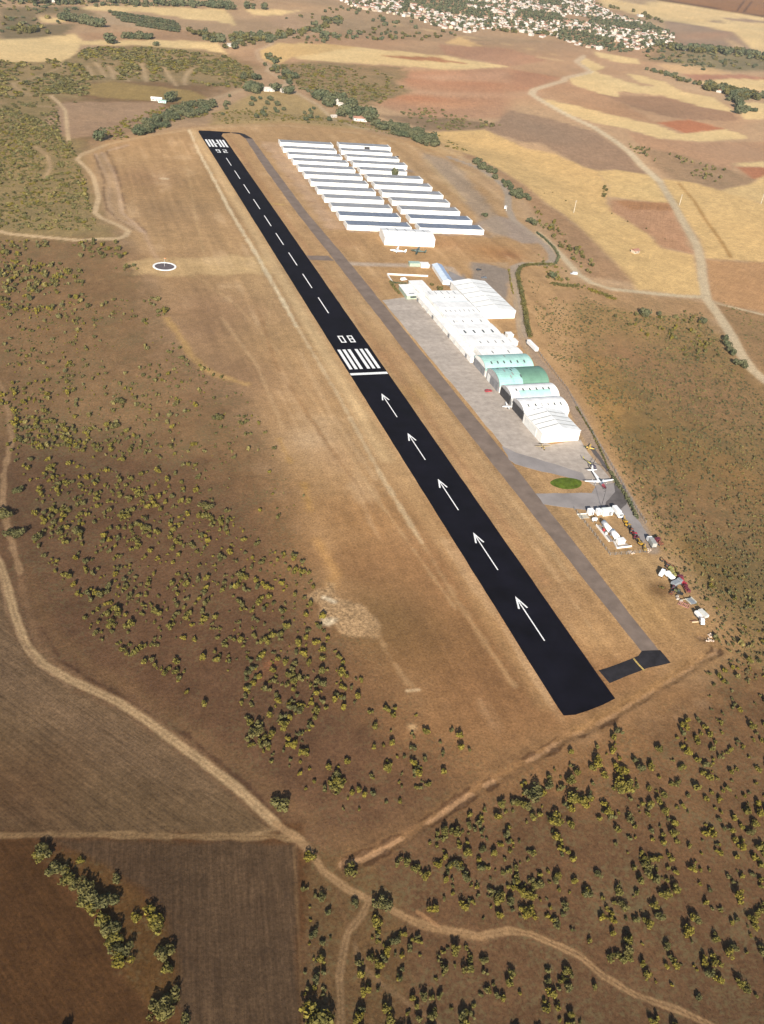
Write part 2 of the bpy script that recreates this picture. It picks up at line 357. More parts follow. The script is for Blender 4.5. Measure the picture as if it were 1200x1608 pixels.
    poly([(0,12),(120,10),(160,25),(60,22),(55,38),(120,38),(100,55),(0,62)], (150,128,98), 10, vg=.6)
    poly([(133,132),(180,128),(240,135),(300,142),(330,155),(280,160),(200,157),(140,150)], (170,142,92), 5, name='dry_meadow', vg=.1, furrow=(.2,.3))
    poly([(100,160),(160,160),(250,160),(266,172),(205,203),(140,215),(112,218),(60,195)], (180,146,118), 6, vg=.12)
    for g_ in [[(137,103),(143,112),(146,119)],[(150,98),(158,108),(166,121)],[(170,103),(176,112),(178,123)],[(180,112),(196,124),(205,128)],[(222,101),(227,112),(230,128)],[(258,106),(266,120),(277,134)],[(305,107),(295,114),(290,124),(290,133)],[(95,98),(100,106)],[(196,90),(240,90),(270,95)]]:
        line(g_, (206,176,140), 6, 4, a=.8)
    for t_ in [[(90,108),(66,118),(35,128),(20,131),(27,140),(50,150)],[(78,150),(90,160),(100,164)],[(0,163),(90,168)],[(55,230),(75,245),(80,262),(70,280)]]:
        line(t_, (198,166,134), 3.5, 2.5, a=.75)
    wheat([(407,78),(437,68),(533,70),(600,78),(700,88),(800,105),(760,107),(750,108),(710,112),(633,103),(573,100),(487,95),(457,90),(433,102),(410,90)])
    poly([(407,78),(437,68),(533,70),(560,74),(500,84),(457,90),(433,102),(410,90)], (222,182,126), 8, a=.8)
    plough([(600,87),(683,90),(733,100),(700,98),(633,93)], (190,136,98)); plough([(580,115),(800,108),(800,187),(667,187),(587,163),(647,145),(633,130)], (194,150,120), .3, 18); blob(700,125,160,(198,138,104),.8,60); blob(640,155,110,(200,138,102),.8,40); blob(760,145,120,(196,142,110),.6,50); line([(600,140),(700,148),(800,150),(835,144)], (212,176,146), 30, 25, a=.5); line([(690,122),(800,128),(860,135)], (214,178,148), 26, 22, a=.5)
    poly([(640,120),(800,112),(800,125),(690,128)], (214,170,140), 25, a=.7); poly([(600,158),(700,160),(760,162),(700,170)], (212,160,124), 20, a=.7)
    poly([(587,180),(700,185),(800,196),(760,204),(668,206),(640,195)], (158,130,104), 10, vg=.25)
    poly([(440,100),(487,97),(573,102),(633,106),(640,118),(625,130),(645,145),(590,162),(540,172),(490,150),(455,125)], (168,140,104), 10, vg=.55, jit=3)
    poly([(530,30),(640,34),(740,55),(880,66),(740,72),(640,62),(520,58)], (180,150,120), 20, vg=.25); wheat([(700,67),(720,57),(757,72),(733,73)], (218,180,132)); line([(600,34),(700,52),(780,66),(900,92)], (218,184,140), 9, 5, a=.8)
    line([(800,84),(860,92),(905,97)], (226,196,152), 12, 6, a=.8)
    plough([(800,108),(883,122),(835,143),(800,143)], (194,144,114), .3, 14); plough([(690,70),(800,76),(860,95),(800,104),(700,86)], (190,146,118)); plough([(850,143),(885,130),(943,148),(975,160),(1033,195),(967,182),(900,165)], (196,156,122))
    plough([(943,148),(1040,152),(1150,175),(1160,190),(1060,186),(1000,170)], (170,138,112)); plough([(780,190),(800,173),(867,187),(933,207),(990,243),(1000,260),(1023,275),(969,267),(939,269),(912,260),(885,245),(850,225),(820,222),(780,211),(760,204)], (172,140,116))
    wheat([(907,95),(917,90),(953,107),(928,113)]); wheat([(893,123),(933,112),(1000,133),(1067,143),(1120,153),(1150,172),(1153,177),(1100,167),(1040,150),(970,143),(972,152),(943,147),(900,133)]); wheat([(980,113),(1043,128),(1073,145),(1033,137),(1000,127)])
    wheat([(850,155),(900,165),(967,182),(1033,197),(1067,210),(1140,203),(1173,213),(1173,218),(1100,222),(1033,217),(987,203),(933,192),(883,177)]); plough([(1033,192),(1083,188),(1137,202),(1077,210)], (198,124,88))
    wheat([(933,80),(1000,92),(1007,102),(967,97),(937,88)]); wheat([(1030,100),(1100,103),(1153,115),(1093,118),(1050,110)], (222,182,138)); plough([(1073,116),(1160,117),(1260,127),(1140,125),(1093,127)], (190,138,112)); wheat([(1093,128),(1150,123),(1260,128),(1260,147),(1133,138)])
    wheat([(1160,160),(1260,165),(1260,188),(1167,187)]); plough([(985,205),(1040,219),(1100,224),(1200,222),(1260,240),(1200,252),(1150,256),(1150,290),(1100,285),(1040,270),(1010,240)], (198,156,124))
    poly([(1008,232),(1060,240),(1130,262),(1190,280),(1180,290),(1132,299),(1060,284),(1030,262)], (178,146,116), 10, vg=.25)
    plough([(1155,262),(1260,262),(1260,280),(1182,280)], (190,126,94)); wheat([(1152,257),(1260,250),(1260,265),(1170,261)])
    wheat([(1020,2),(1083,5),(1150,18),(1270,30),(1270,95),(1180,77),(1160,58),(1150,50),(1092,40),(1045,33),(1000,15)]); wheat([(937,-6),(987,3),(1067,20),(1087,33),(1060,33),(1000,22),(950,12)])
    plough([(1133,27),(1270,38),(1270,42),(1150,33)], (178,148,124)); plough([(1108,30),(1135,33),(1135,36),(1115,34)], (172,144,118)); plough([(1050,32),(1083,37),(1150,50),(1180,78),(1130,85),(1070,70),(1040,50)], (170,142,120)); plough([(1140,60),(1160,68),(1172,76),(1150,76)], (206,172,136))
    plough([(1047,-12),(1290,-12),(1290,48),(1200,26),(1140,17),(1090,8),(1047,0)], (160,112,70), 1.2, st=.9); line([(1040,0),(1090,8),(1140,17),(1200,26.5),(1290,45)], (96,62,38), 34, 6, a=.9); line([(1170,0),(1157,18)], (110,74,46), 8, 4); line([(1182,1),(1168,19)], (110,74,46), 8, 4)  # brown corner: aircraft wing underside with seam lines, made as a field patch
    poly([(1050,72),(1090,76),(1210,92),(1260,110),(1150,112),(1070,100),(1010,95)], (160,142,108), 25, vg=.5)
    wheat([(668,208),(731,205),(761,204),(779,211),(828,234),(870,241),(912,260),(939,269),(954,290),(951,320),(978,341),(1020,368),(1038,389),(1089,401),(1095,434),(1104,452),(1101,464),(1050,461),(999,455),(993,443),(960,407),(915,362),(885,337),(857,319),(826,293),(792,271),(744,245),(705,232)], (230,190,134), .9)
    poly([(700,232),(744,245),(792,271),(826,293),(857,319),(885,337),(915,362),(960,407),(993,443),(925,435),(880,390),(850,350),(815,300),(760,262)], (186,146,112), 8, vg=.12)
    wheat([(939,269),(969,267),(1023,275),(1035,290),(1050,320),(984,312),(957,309),(955,293)], (232,194,138)); wheat([(1038,280),(1095,288),(1131,299),(1200,320),(1330,360),(1330,430),(1200,412),(1107,405),(1101,380),(1080,350),(1062,320)], (230,190,134), 1.2)
    line([(1065,287),(1090,315),(1108,345),(1130,375),(1148,404)], (190,146,92), 4, 2); wheat([(1132,299),(1182,288),(1200,275),(1330,290),(1330,350),(1200,320)], (232,194,140))
    plough([(960,315),(1050,320),(1068,350),(1089,398),(1041,389),(1020,368),(960,332)], (200,152,118), .6); plough([(960,313),(1050,319),(1056,330),(990,330)], (186,136,98), .6); plough([(1107,407),(1200,413),(1330,430),(1330,520),(1200,491),(1116,473)], (200,154,112), .9); poly([(1120,474),(1200,494),(1330,522),(1330,700),(1200,590),(1165,550)], (170,134,98), 6, vg=.3)
    poly([(905,445),(1110,475),(1120,500),(1000,490),(860,470)], (190,150,112), 10, a=.8, vg=.25)
    # near ploughed fields: dark soil, with light falloff put into the tone
    poly([(-500,830),(0,925),(20,990),(45,1038),(110,1083),(190,1118),(300,1197),(400,1277),(440,1307),(0,1310),(-700,1310)], (108,86,64), 2.0, name='ploughed_field', furrow=(fa((110,1130),(330,1280)), 1.25), vg=0, jit=.5)
    poly([(-300,880),(0,930),(60,1060),(240,1160),(330,1230),(150,1180),(0,1100),(-300,1080)], (126,101,80), 18, a=.8); poly([(-100,1180),(100,1200),(80,1304),(-100,1304)], (94,68,48), 20, a=.7)
    poly([(62,1315),(470,1322),(463,1400),(469,1500),(478,1700),(300,1700),(288,1608),(262,1520),(262,1440),(230,1400),(180,1370),(110,1335)], (90,70,53), 1.6, name='ploughed_field', furrow=(fa((380,1350),(395,1600)), 1.25), vg=0, jit=.4)
    poly([(100,1320),(250,1330),(300,1500),(262,1520),(262,1440),(230,1400),(180,1370)], (80,60,44), 10, a=.6)
    poly([(-700,1316),(50,1316),(60,1350),(110,1400),(160,1450),(180,1530),(230,1580),(290,1640),(290,2200),(-700,2200)], (84,58,35), 1.8, name='ploughed_field', furrow=(fa((10,1380),(150,1560)), 1.0), vg=0, jit=.6)
    poly([(60,1340),(130,1400),(180,1470),(200,1540),(270,1600),(275,1530),(262,1450),(225,1400),(120,1335)], (100,72,42), 2, vg=.2, a=.9, jit=.5)
    line([(462,1330),(465,1400),(470,1480),(476,1608)], (118,92,66), 1.0, .6, a=.7)
    # bench tracks round the plateau
    line([(1045,1063),(960,1110),(905,1147),(800,1192),(700,1258),(600,1308),(555,1322),(515,1312),(480,1282),(400,1218),(300,1148),(210,1085),(150,1050),(90,1003),(60,950),(40,890)], (128,98,70), 5, 4, a=.5, jit=2)
    line([(480,1332),(430,1290),(330,1200),(240,1125),(150,1078),(90,1045),(60,1010),(42,950),(30,900),(22,850),(5,800),(8,740),(20,690),(8,630),(-10,590)], (136,105,79), 2.2, 1.2, a=.7, jit=1); line([(32,900),(18,850),(4,800),(7,740),(19,690),(14,650),(4,610),(-10,590)], (172,138,106), 2.6, 1.0, a=.85, jit=.8, rut=.4)
    line([(470,1318),(400,1245),(300,1160),(200,1098),(130,1060),(95,1035),(65,985)], (84,60,45), 1.2, .7, a=.75, jit=1.2)
    DITCH = [(1100,1000),(1122,1006),(1125,1025),(1103,1036),(1075,1056),(1018,1090),(962,1124),(919,1147),(885,1160),(840,1190),(800,1213),(750,1240),(700,1273),(633,1317),(567,1350),(540,1356)]
    line(DITCH, (140,106,74), 5.5, 2.4, a=.6, jit=2); line(DITCH, (186,146,112), 1.4, .6, name='ditch', a=.7, jit=2.2); line(DITCH, (72,48,34), .5, .5, a=.65, shift=2.0, jit=1.6); line(DITCH, (70,46,32), .5, .5, a=.65, shift=-2.0, jit=1.6)
    dw = PW(DITCH); idx = clip(dw, 12); dd = seg_dist(dw, X[idx], Y[idx], False); Z[idx] -= 0.4 * np.exp(-(dd / 1.9) ** 2)
    line([(905,1146),(960,1113),(1045,1066),(1085,1040)], (170,130,88), 4, 3, a=.6, jit=1)
    # tracks and roads
    ROAD = (214, 190, 160)
    line([(917,90),(907,97),(928,113),(888,122),(885,127),(838,141),(835,148),(850,158),(890,180),(933,200),(967,222),(990,240),(1008,260),(1035,284),(1056,317),(1074,350),(1095,386),(1101,410),(1104,440),(1110,470),(1128,494),(1149,527),(1164,557),(1182,581),(1200,596),(1290,665)], ROAD, 9, 1.6, name='dirt_road')
    line([(917,88),(905,97),(928,113),(888,122),(885,127),(838,141),(835,148),(850,158),(890,180),(933,200)], (232,210,180), 13, 3, a=.95); line([(933,200),(967,222),(990,240),(1008,260),(1035,284)], (226,204,174), 11, 2, a=.9)
    line([(1110,470),(1104,466),(1050,463),(960,454),(930,445),(909,431),(879,398),(858,377),(845,366)], ROAD, 6.5, 1.2, name='dirt_road'); line([(1112,472),(1150,482),(1200,495),(1330,530)], ROAD, 3.5, 1.5, name='dirt_track')
    line([(-60,355),(0,363),(13,367),(67,372),(120,377),(184,375),(197,371),(202,363),(187,354),(160,343),(149,334),(155,310),(147,278),(139,267),(121,250),(128,242),(140,238),(165,228)], (214,182,146), 4.5, 1.2, name='dirt_track')
    line([(80,150),(93,162),(103,174),(105,198),(108,221)], (214,182,146), 4.5, 1.5, name='dirt_track')
    line([(507,43),(490,53),(460,57),(430,62),(425,70),(403,80),(407,93),(423,103),(420,112),(450,127),(450,133),(437,137)], (206,178,148), 8, 3, name='dirt_track')
    line([(437,137),(383,140),(355,150),(328,157)], (200,168,136), 12, 5, name='dirt_track'); line([(455,140),(500,165),(530,190),(560,200),(600,205)], (206,178,146), 6, 3, name='dirt_track')
    poly([(340,158),(385,143),(388,150),(352,168),(340,175)], (196,160,128), 5)
    line([(128,244),(170,226),(240,212),(310,202),(380,198),(450,197),(520,203),(580,212),(640,228),(672,240),(705,246),(731,256)], (204,170,132), 5, 2, name='perimeter_track', a=.8)
    line([(640,212),(700,235),(745,258),(770,280)], (210,184,152), 4, 3, a=.6); poly([(660,228),(700,226),(735,245),(700,244)], (214,176,130), 4, a=.7)
    line([(705,247),(731,256),(753,264),(774,277),(792,293),(798,306),(798,327),(806,345),(835,368),(857,386),(867,399),(868,409),(857,415),(824,414),(808,419),(805,440),(812,470),(817,500),(823,535)], (182,162,146), 7.5, 1.0, name='service_road')
    line([(823,535),(841,562),(872,601),(900,637),(926,687),(947,724),(969,759),(985,790),(1005,830),(1022,862)], (176,152,134), 9, 1.5, name='service_road')
    line([(745,560),(800,540),(822,535)], (190,160,136), 12, 4, a=.8); line([(823,440),(835,520),(850,560),(890,610),(930,680),(965,740),(990,785),(1015,820)], (196,168,138), 2, 1.5, a=.8, shift=9)
    poly([(780,338),(800,343),(835,368),(850,382),(820,382),(795,370),(762,362),(742,352)], (178,156,142), 3, name='asphalt_yard', jit=.6)
    poly([(660,238),(700,250),(720,262),(750,300),(790,350),(800,368),(770,372),(745,335),(700,285),(668,255)], (176,154,136), 6, a=.75, jit=1)
    poly([(738,411),(766,414),(800,424),(802,436),(796,475),(785,478),(752,452),(720,440),(728,430),(735,448),(745,445)], (158,142,132), 2.5, name='car_park', jit=.5); poly([(768,412),(800,412),(806,470),(797,500),(800,424)], (196,164,132), 2, a=.8)
    line([(548,414),(600,416),(680,417),(706,421),(733,452)], (196,174,158), 8, 2, name='service_road', jit=.6)
    line([(720,262),(745,275),(790,283)], (206,172,122), 3, 2, a=.6); line([(668,250),(700,285),(730,315)], (212,176,130), 5, 4, a=.6)
    line([(423,320.5),(466,321.5)], (214,180,110), 2.2, .8, name='grass_strip', a=.9); line([(535,470),(560,540)], (200,166,124), 2, 2, a=.5)
    line([(596,440),(640,520),(700,600)], (206,166,120), 4, 3, a=.5)
    # mown strip edges beside the runway and the wheel-worn track on its left
    W = lambda pts: [tuple(p) for p in pts]
    line(W([(171.5,1150),(171,900),(170,700),(168,520),(168,420)]), (224,188,144), 9, 3.5, a=.75, world=True)
    line(W([(167,1160),(163,1060),(162,960),(160,860),(161,740),(160,600),(161,500),(159,400),(160,340)]), (222,190,152), 2.4, 1.2, a=.9, world=True, jit=.8)
    line(W([(171,460),(170,380),(170,300),(172,228)]), (190,152,110), 7, 3.5, a=.45, world=True); line(W([(160,345),(161,290),(164,240)]), (204,166,124), 1.8, 1.4, a=.5, world=True, jit=1.2)
    line(W([(167,1160),(163,1060),(162,960),(160,860),(161,740),(160,600)]), (238,212,178), 2.6, 1.0, a=.9, world=True, jit=1.0)
    for (pp, c_, w_) in [([(212,640),(211,560),(213,480),(212,400),(215,330),(214,262)], (208,168,126), 1.2), ([(209.5,640),(208.5,560),(210.5,480),(209.5,400),(212.5,330)], (206,166,124), 1.2), ([(205,1110),(212,1000),(214,900),(206,800)], (200,160,124), 1.5),
            ([(150,1120),(140,980),(128,860),(118,740),(100,722)], (200,164,122), 1.6), ([(100,712),(125,640),(138,560),(146,470),(150,380),(158,290)], (206,168,126), 1.4), ([(130,1130),(118,1000),(100,900),(92,800)], (176,138,100), 1.6), ([(140,640),(132,540),(138,450),(146,360)], (164,124,88), 2.2),
            ([(110,620),(120,540),(118,460)], (208,170,130), 2.4), ([(152,560),(150,470),(155,400)], (212,174,134), 3.0), ([(166,700),(150,640),(140,600)], (200,162,120), 1.6), ([(250,420),(246,360),(243,300),(240,262)], (212,170,122), 2.0), ([(244,640),(242,520),(243,440)], (196,156,116), 1.6)]:
        line(W(pp), c_, w_, 1.0, a=.55, world=True, jit=1.0)
    line(W([(207,1120),(207,700),(208,500),(208,300)]), (180,134,98), 5, 3, a=.5, world=True); line(W([(216,1000),(217,700),(218,500),(216,300)]), (204,164,124), 2, 2, a=.6, world=True, jit=1)
    line(W([(220,700),(221,500),(222,300)]), (206,170,130), 2.5, 2, a=.6, world=True)
    for k in range(12):       # worn lanes running from the taxiway in between the hangar rows
        y0 = 1098 - 26.5 * k
        line(W([(241, y0 + 2.0), (262, y0 + 1.0)]), (212,180,150) if k % 3 != 2 else (150,112,88), 2.2, 1.0, a=.8, world=True); poly(W([(258, y0 - 6), (390, y0 - 17), (390, y0 - 5), (258, y0 + 5)]), (170,146,132), 2, a=.8, world=True)
        if k % 2: line(W([(241, y0 + 9.0), (262, y0 + 8.5)]), (132,96,76), 1.4, .8, a=.7, world=True)
        blob(*((430 + 8 * k, 235 + 11 * k)), 9, (206,172,146), .45)
    poly(W([(241,1112),(262,1112),(256,812),(242,812)]), (208,172,144), 4, a=.55, world=True, jit=2)
    line([(0,1312),(70,1311),(140,1311),(250,1312),(350,1314),(430,1313),(472,1319)], (144,116,86), 2.3, .6, name='dirt_track', rut=.5, jit=.8); line([(-300,1316),(0,1312)], (144,116,86), 2.3, .6); line([(400,1308),(440,1301),(460,1306),(476,1320)], (150,122,92), 1.4, .8, a=.8)
    M1 = [(-40,820),(0,885),(7,905),(12,925),(27,977),(43,1017),(67,1043),(110,1067),(187,1103),(233,1133),(300,1183),(367,1233),(400,1263),(433,1293),(467,1317),(483,1332),(507,1367),(547,1397),(590,1417),(617,1430),(650,1447),(683,1457),(717,1463),(753,1470),(800,1461)]
    line(M1[:14], (180,150,116), 3.5, .8, name='dirt_track', rut=.35); line(M1[13:], (160,128,96), 2.5, .7, name='dirt_track', rut=.4); line([(640,1440),(665,1455),(700,1465),(760,1474)], (150,118,86), 2.0, 1.2, a=.6)
    line([(800,1461),(833,1467),(880,1487),(910,1500),(947,1533),(1000,1563),(1067,1587),(1113,1608),(1200,1660)], (158,126,94), 2.2, .4, name='dirt_track', rut=.75)
    line([(578,1418),(567,1440),(547,1463),(540,1490),(533,1533),(535,1583),(537,1660)], (140,112,84), 2.4, .6, name='dirt_track', rut=.5); line([(530,1400),(535,1425),(548,1460)], (116,88,64), 1.2, .7, a=.6); line([(557,1483),(570,1517),(597,1543),(633,1570),(683,1603),(740,1650)], (130,104,78), 1.5, .5, a=.8, rut=.5)
    line([(655,1432),(690,1455)], (156,118,86), 1.0, .5); line([(0,900),(10,960),(30,1000),(60,1045),(110,1080)], (150,120,94), 1.2, .5, a=.6)
    # --- modulate by natural variation
    pd = seg_dist(PLATEAU, X, Y, True); pin = inside(PLATEAU, X, Y); pm = np.where(pin, sstep(0, 25, pd), 0.0)
    st1 = fbm(X / 2.2, Y / 45, 1, 3, 31); st2 = fbm(X / 7, Y / 120, 1, 3, 32); cl1 = fbm(X, Y, 9, 4, 33)
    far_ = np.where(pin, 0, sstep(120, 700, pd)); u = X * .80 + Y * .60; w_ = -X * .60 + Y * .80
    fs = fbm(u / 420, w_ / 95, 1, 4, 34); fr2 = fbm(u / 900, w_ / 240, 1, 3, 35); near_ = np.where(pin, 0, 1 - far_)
    m = (0.88 + 0.24 * n_m) * (0.92 + 0.16 * n_l) * (0.90 + 0.20 * n_f)
    m *= 1 + pm * ((st1 - .5) * .26 + (st2 - .5) * .34 + (cl1 - .5) * .22) + far_ * (fs - .5) * .30 + near_ * (cl1 - .5) * .30
    sand = pm * sstep(.58, .74, .5 * st2 + .5 * n_m) * .35; col = col * (1 - sand[:, None]) + alb((212, 178, 142)) * sand[:, None]
    rdm = far_ * sstep(.50, .72, fr2) * .30 * (1 - np.isin(reg, [i for i, n in enumerate(names) if n == 'wheat_field'])); col = col * (1 - rdm[:, None]) + alb((196, 140, 106)) * rdm[:, None]
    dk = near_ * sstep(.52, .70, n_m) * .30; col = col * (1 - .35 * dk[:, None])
    built = np.isin(reg, [i for i, n in enumerate(names) if n in ('service_road', 'dirt_road', 'car_park', 'asphalt_yard')])
    m = np.where(built, 0.5 + 0.5 * m, m)
    warm = (n_l - 0.5) * 0.10
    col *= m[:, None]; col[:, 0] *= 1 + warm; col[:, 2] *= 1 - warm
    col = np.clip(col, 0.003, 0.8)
    # --- split the one sheet into its named regions
    i0 = np.arange(nr - 1)[:, None] * na; j = np.arange(na)[None, :]; j1 = (j + 1) % na
    a_ = (i0 + j).ravel(); b_ = (i0 + j1).ravel(); c_ = (i0 + na + j1).ravel(); d_ = (i0 + na + j).ravel()
    quads = np.stack([a_, d_, c_, b_], 1)
    fr = reg[quads].max(axis=1); cnt = (reg[quads] == fr[:, None]).sum(1); fr = np.where(cnt >= 2, fr, reg[quads].min(axis=1))
    co = np.stack([X, Y, Z], 1)
    gm = {}
    for k, nm in enumerate(names):
        q = quads[fr == k]
        if not len(q): continue
        used = np.unique(q); remap = np.zeros(X.size, np.int64); remap[used] = np.arange(len(used)); q2 = remap[q]
        me = bpy.data.meshes.new(nm); me.vertices.add(len(used)); me.vertices.foreach_set('co', co[used].astype(np.float32).ravel())
        me.loops.add(q2.size); me.loops.foreach_set('vertex_index', q2.astype(np.int32).ravel())
        me.polygons.add(len(q2)); me.polygons.foreach_set('loop_start', np.arange(0, q2.size, 4, dtype=np.int32)); me.polygons.foreach_set('loop_total', np.full(len(q2), 4, np.int32))
        me.polygons.foreach_set('use_smooth', np.ones(len(q2), bool))
        me.update(calc_edges=True)
        at = me.color_attributes.new('Col', 'FLOAT_COLOR', 'POINT'); rgba = np.concatenate([col[used], veg[used][:, None]], 1).astype(np.float32); at.data.foreach_set('color', rgba.ravel())
        key = (mats_i[k][0] in ('rocky_slope',), mats_i[k][1], mats_i[k][2])
        if key not in gm: gm[key] = ground_mat('soil_%d' % len(gm), mats_i[k][1], mats_i[k][2], mats_i[k][0])
        me.materials.append(gm[key])
        o = bpy.data.objects.new(nm, me); C.objects.link(o); o['kind'] = 'structure'

def ground_mat(name, ang, strength, kind):
    m = bpy.data.materials.new(name); m.use_nodes = True; nt = m.node_tree; N = nt.nodes; L = nt.links
    b = N['Principled BSDF']; b.inputs['Roughness'].default_value = 0.95; b.inputs['Specular IOR Level'].default_value = 0.05
    at = N.new('ShaderNodeAttribute'); at.attribute_name = 'Col'
    g = N.new('ShaderNodeNewGeometry')
    def noise(scale, detail=4, rough=.6, vec=None):
        t = N.new('ShaderNodeTexNoise'); t.inputs['Scale'].default_value = scale; t.inputs['Detail'].default_value = detail; t.inputs['Roughness'].default_value = rough
        L.new(vec or g.outputs['Position'], t.inputs['Vector']); return t.outputs['Fac']
    def rng_(v, a, b2, c, d):
        r = N.new('ShaderNodeMapRange'); r.inputs['From Min'].default_value = a; r.inputs['From Max'].default_value = b2; r.inputs['To Min'].default_value = c; r.inputs['To Max'].default_value = d; L.new(v, r.inputs['Value']); return r.outputs[0]
    def mul(a, b2):
        x = N.new('ShaderNodeMath'); x.operation = 'MULTIPLY'; L.new(a, x.inputs[0]); L.new(b2, x.inputs[1]); return x.outputs[0]
    sp = rng_(noise(1.5, 3, .7), .56, .68, 1.0, .62); sl = rng_(noise(2.1, 2, .6), .60, .70, 1.0, 1.25)
    f = mul(rng_(noise(0.9, 5, .65), .3, .7, .70, 1.30), rng_(noise(0.22, 5, .62), .3, .7, .86, 1.14))
    f = mul(f, mul(sp, sl))
    if kind == 'rocky_slope':
        f = mul(f, rng_(noise(0.5, 8, .75), .38, .62, .55, 1.35)); ang = None
    if ang is not None:
        mp = N.new('ShaderNodeMapping'); mp.vector_type = 'POINT'; mp.inputs['Rotation'].default_value = (0, 0, ang); m2 = N.new('ShaderNodeMapping'); m2.inputs['Scale'].default_value = (0.9, 0.03, 1)
        L.new(g.outputs['Position'], mp.inputs[0]); L.new(mp.outputs[0], m2.inputs[0]); s = noise(1.0, 5, .75, m2.outputs[0])
        f = mul(f, rng_(s, .3, .7, 1 - .26 * strength, 1 + .26 * strength))
    vm = N.new('ShaderNodeVectorMath'); vm.operation = 'SCALE'; L.new(at.outputs['Color'], vm.inputs[0]); L.new(f, vm.inputs['Scale'])
    # tufts of low scrub where the land is overgrown
    v1 = noise(0.62, 4, .7); v2 = noise(0.045, 3, .6)
    ad = N.new('ShaderNodeMath'); ad.operation = 'MULTIPLY_ADD'; L.new(at.outputs['Alpha'], ad.inputs[0]); ad.inputs[1].default_value = 0.30; L.new(v1, ad.inputs[2])
    a2 = N.new('ShaderNodeMath'); a2.operation = 'MULTIPLY_ADD'; L.new(v2, a2.inputs[0]); a2.inputs[1].default_value = 0.5; L.new(ad.outputs[0], a2.inputs[2])
    k = rng_(a2.outputs[0], .84, 1.02, 0, .6)
    k = mul(k, rng_(at.outputs['Alpha'], 0.02, 0.25, 0, 1))
    mx = N.new('ShaderNodeMix'); mx.data_type = 'RGBA'; L.new(k, mx.inputs['Factor']); L.new(vm.outputs[0], mx.inputs['A']); mx.inputs['B'].default_value = (0.115, 0.094, 0.046, 1)
    L.new(mx.outputs['Result'], b.inputs['Base Color'])
    bp = N.new('ShaderNodeBump'); bp.inputs['Strength'].default_value = 0.35; bp.inputs['Distance'].default_value = 0.6; L.new(v1, bp.inputs['Height']); L.new(bp.outputs[0], b.inputs['Normal'])
    return m
build_ground()

# ------------------------------------------------------------------ runway, taxiway and apron
m_apron = roof_mat('apron_concrete', (0.375, 0.320, 0.272), 3.2, 'Y', var=.14, dirt=(.30, .24, .20), rough=.9)
m_rwy = mat('fresh_asphalt', (0.0048, 0.0045, 0.0085), 0.95, 0.30, 0.08, 0.04)
m_join = mat('black_asphalt', (0.022, 0.020, 0.023), 0.9, 0.25, 0.25, 0.12)
m_taxi = mat('old_asphalt', (0.175, 0.132, 0.106), 0.92, 0.14, 0.12, 0.1)

m_apron2 = mat('apron_tarmac', (0.250, 0.225, 0.215), 0.9, 0.12, 0.08, 0.1)
m_dark = mat('dark_tarmac', (0.105, 0.092, 0.088), 0.9, 0.2, 0.15, 0.1)
m_white = mat('road_paint', (0.78, 0.78, 0.76), 0.7, 0.2, 1.8, 0.2, tint=(.46, .46, .46))
m_yellow = mat('yellow_paint', (0.42, 0.30, 0.10), 0.8, 0.3, 0.8, 0.1)
m_lawn = mat('lawn_grass', (0.088, 0.122, 0.016), 0.9, 0.3, 0.35, 0.05)
def edgy(pts, step, amp, seed):      # break long straight edges very slightly, as laid asphalt has them
    r = random.Random(seed); out = []
    for i in range(len(pts)):
        a = Vector(pts[i]); b = Vector(pts[(i + 1) % len(pts)]); n = max(1, int((b - a).length / step))
        for k in range(n):
            p = a.lerp(b, k / n); out.append((p.x + r.uniform(-amp, amp), p.y + r.uniform(-amp, amp)))
    return out
def slab(name, pts, z, m, amp=0.0, step=12, seed=1):
    if amp: pts = edgy(pts, step, amp, seed)
    ar = sum(pts[i][0] * pts[(i + 1) % len(pts)][1] - pts[(i + 1) % len(pts)][0] * pts[i][1] for i in range(len(pts)))
    if ar < 0: pts = pts[::-1]
    b = MB(); b.poly([(p[0], p[1], z) for p in pts])
    for i in range(len(pts)):
        q = pts[(i + 1) % len(pts)]; p = pts[i]; b.poly([(p[0], p[1], -0.3), (q[0], q[1], -0.3), (q[0], q[1], z), (p[0], p[1], z)])
    o = b.build(name, m); o['kind'] = 'structure'; return o
RX0, RX1 = 176.4, 202.2; RC = 188.9
near_end = PW([(885,1124),(903,1122.5),(924,1116),(946,1107),(966,1097)])
slab('runway', [(RX0, 1150), (RX0, 225)] + near_end + [(RX1, 240), (RX1, 1120), (200.5, 1135), (204, 1147), (214, 1149.5), (213.5, 1153.5), (202, 1155.5), (190, 1157), (178, 1156.5)], 0.07, m_rwy, 0.12, 9, 3)
slab('runway_turnoff', [(215.5, 1149.6), (223.4, 1146), (226.2, 1128.5), (234.9, 1127), (230, 1147), (224, 1153.5), (215.0, 1153.4)], 0.05, m_join, 0.1, 6, 4)
slab('taxiway', [(226.5, 1128), (222.8, 1000), (221.6, 849), (223.3, 742), (224.5, 600), (226.0, 414), (228.9, 242.5), (236.9, 241.5), (238.0, 414), (236, 600), (234.5, 742), (231.5, 849), (233, 1000), (234.6, 1127)], 0.04, m_taxi, 0.25, 10, 5)
jx = PW([(940,1053),(965,1045),(990,1035.5),(1003,1030),(1008,1022),(1037,1021),(1053,1041),(1018,1049),(985,1061),(957,1073)])
slab('taxiway_connector', jx, 0.055, m_join, 0.15, 4, 6)
slab('taxiway_connector', [(202.6, 741), (221, 740), (223, 728), (202.6, 731)], 0.045, m_taxi, 0.4, 4, 7)
slab('apron', PW([(601,472),(641,466)]) + [(267,640),(268,560),(268,424)] + PW([(866,698),(912,690),(924,712),(964,757),(950,764),(934,764),(925,757),(880,740),(822,722),(799,711)]), 0.035, m_apron, 0.4, 8, 8)
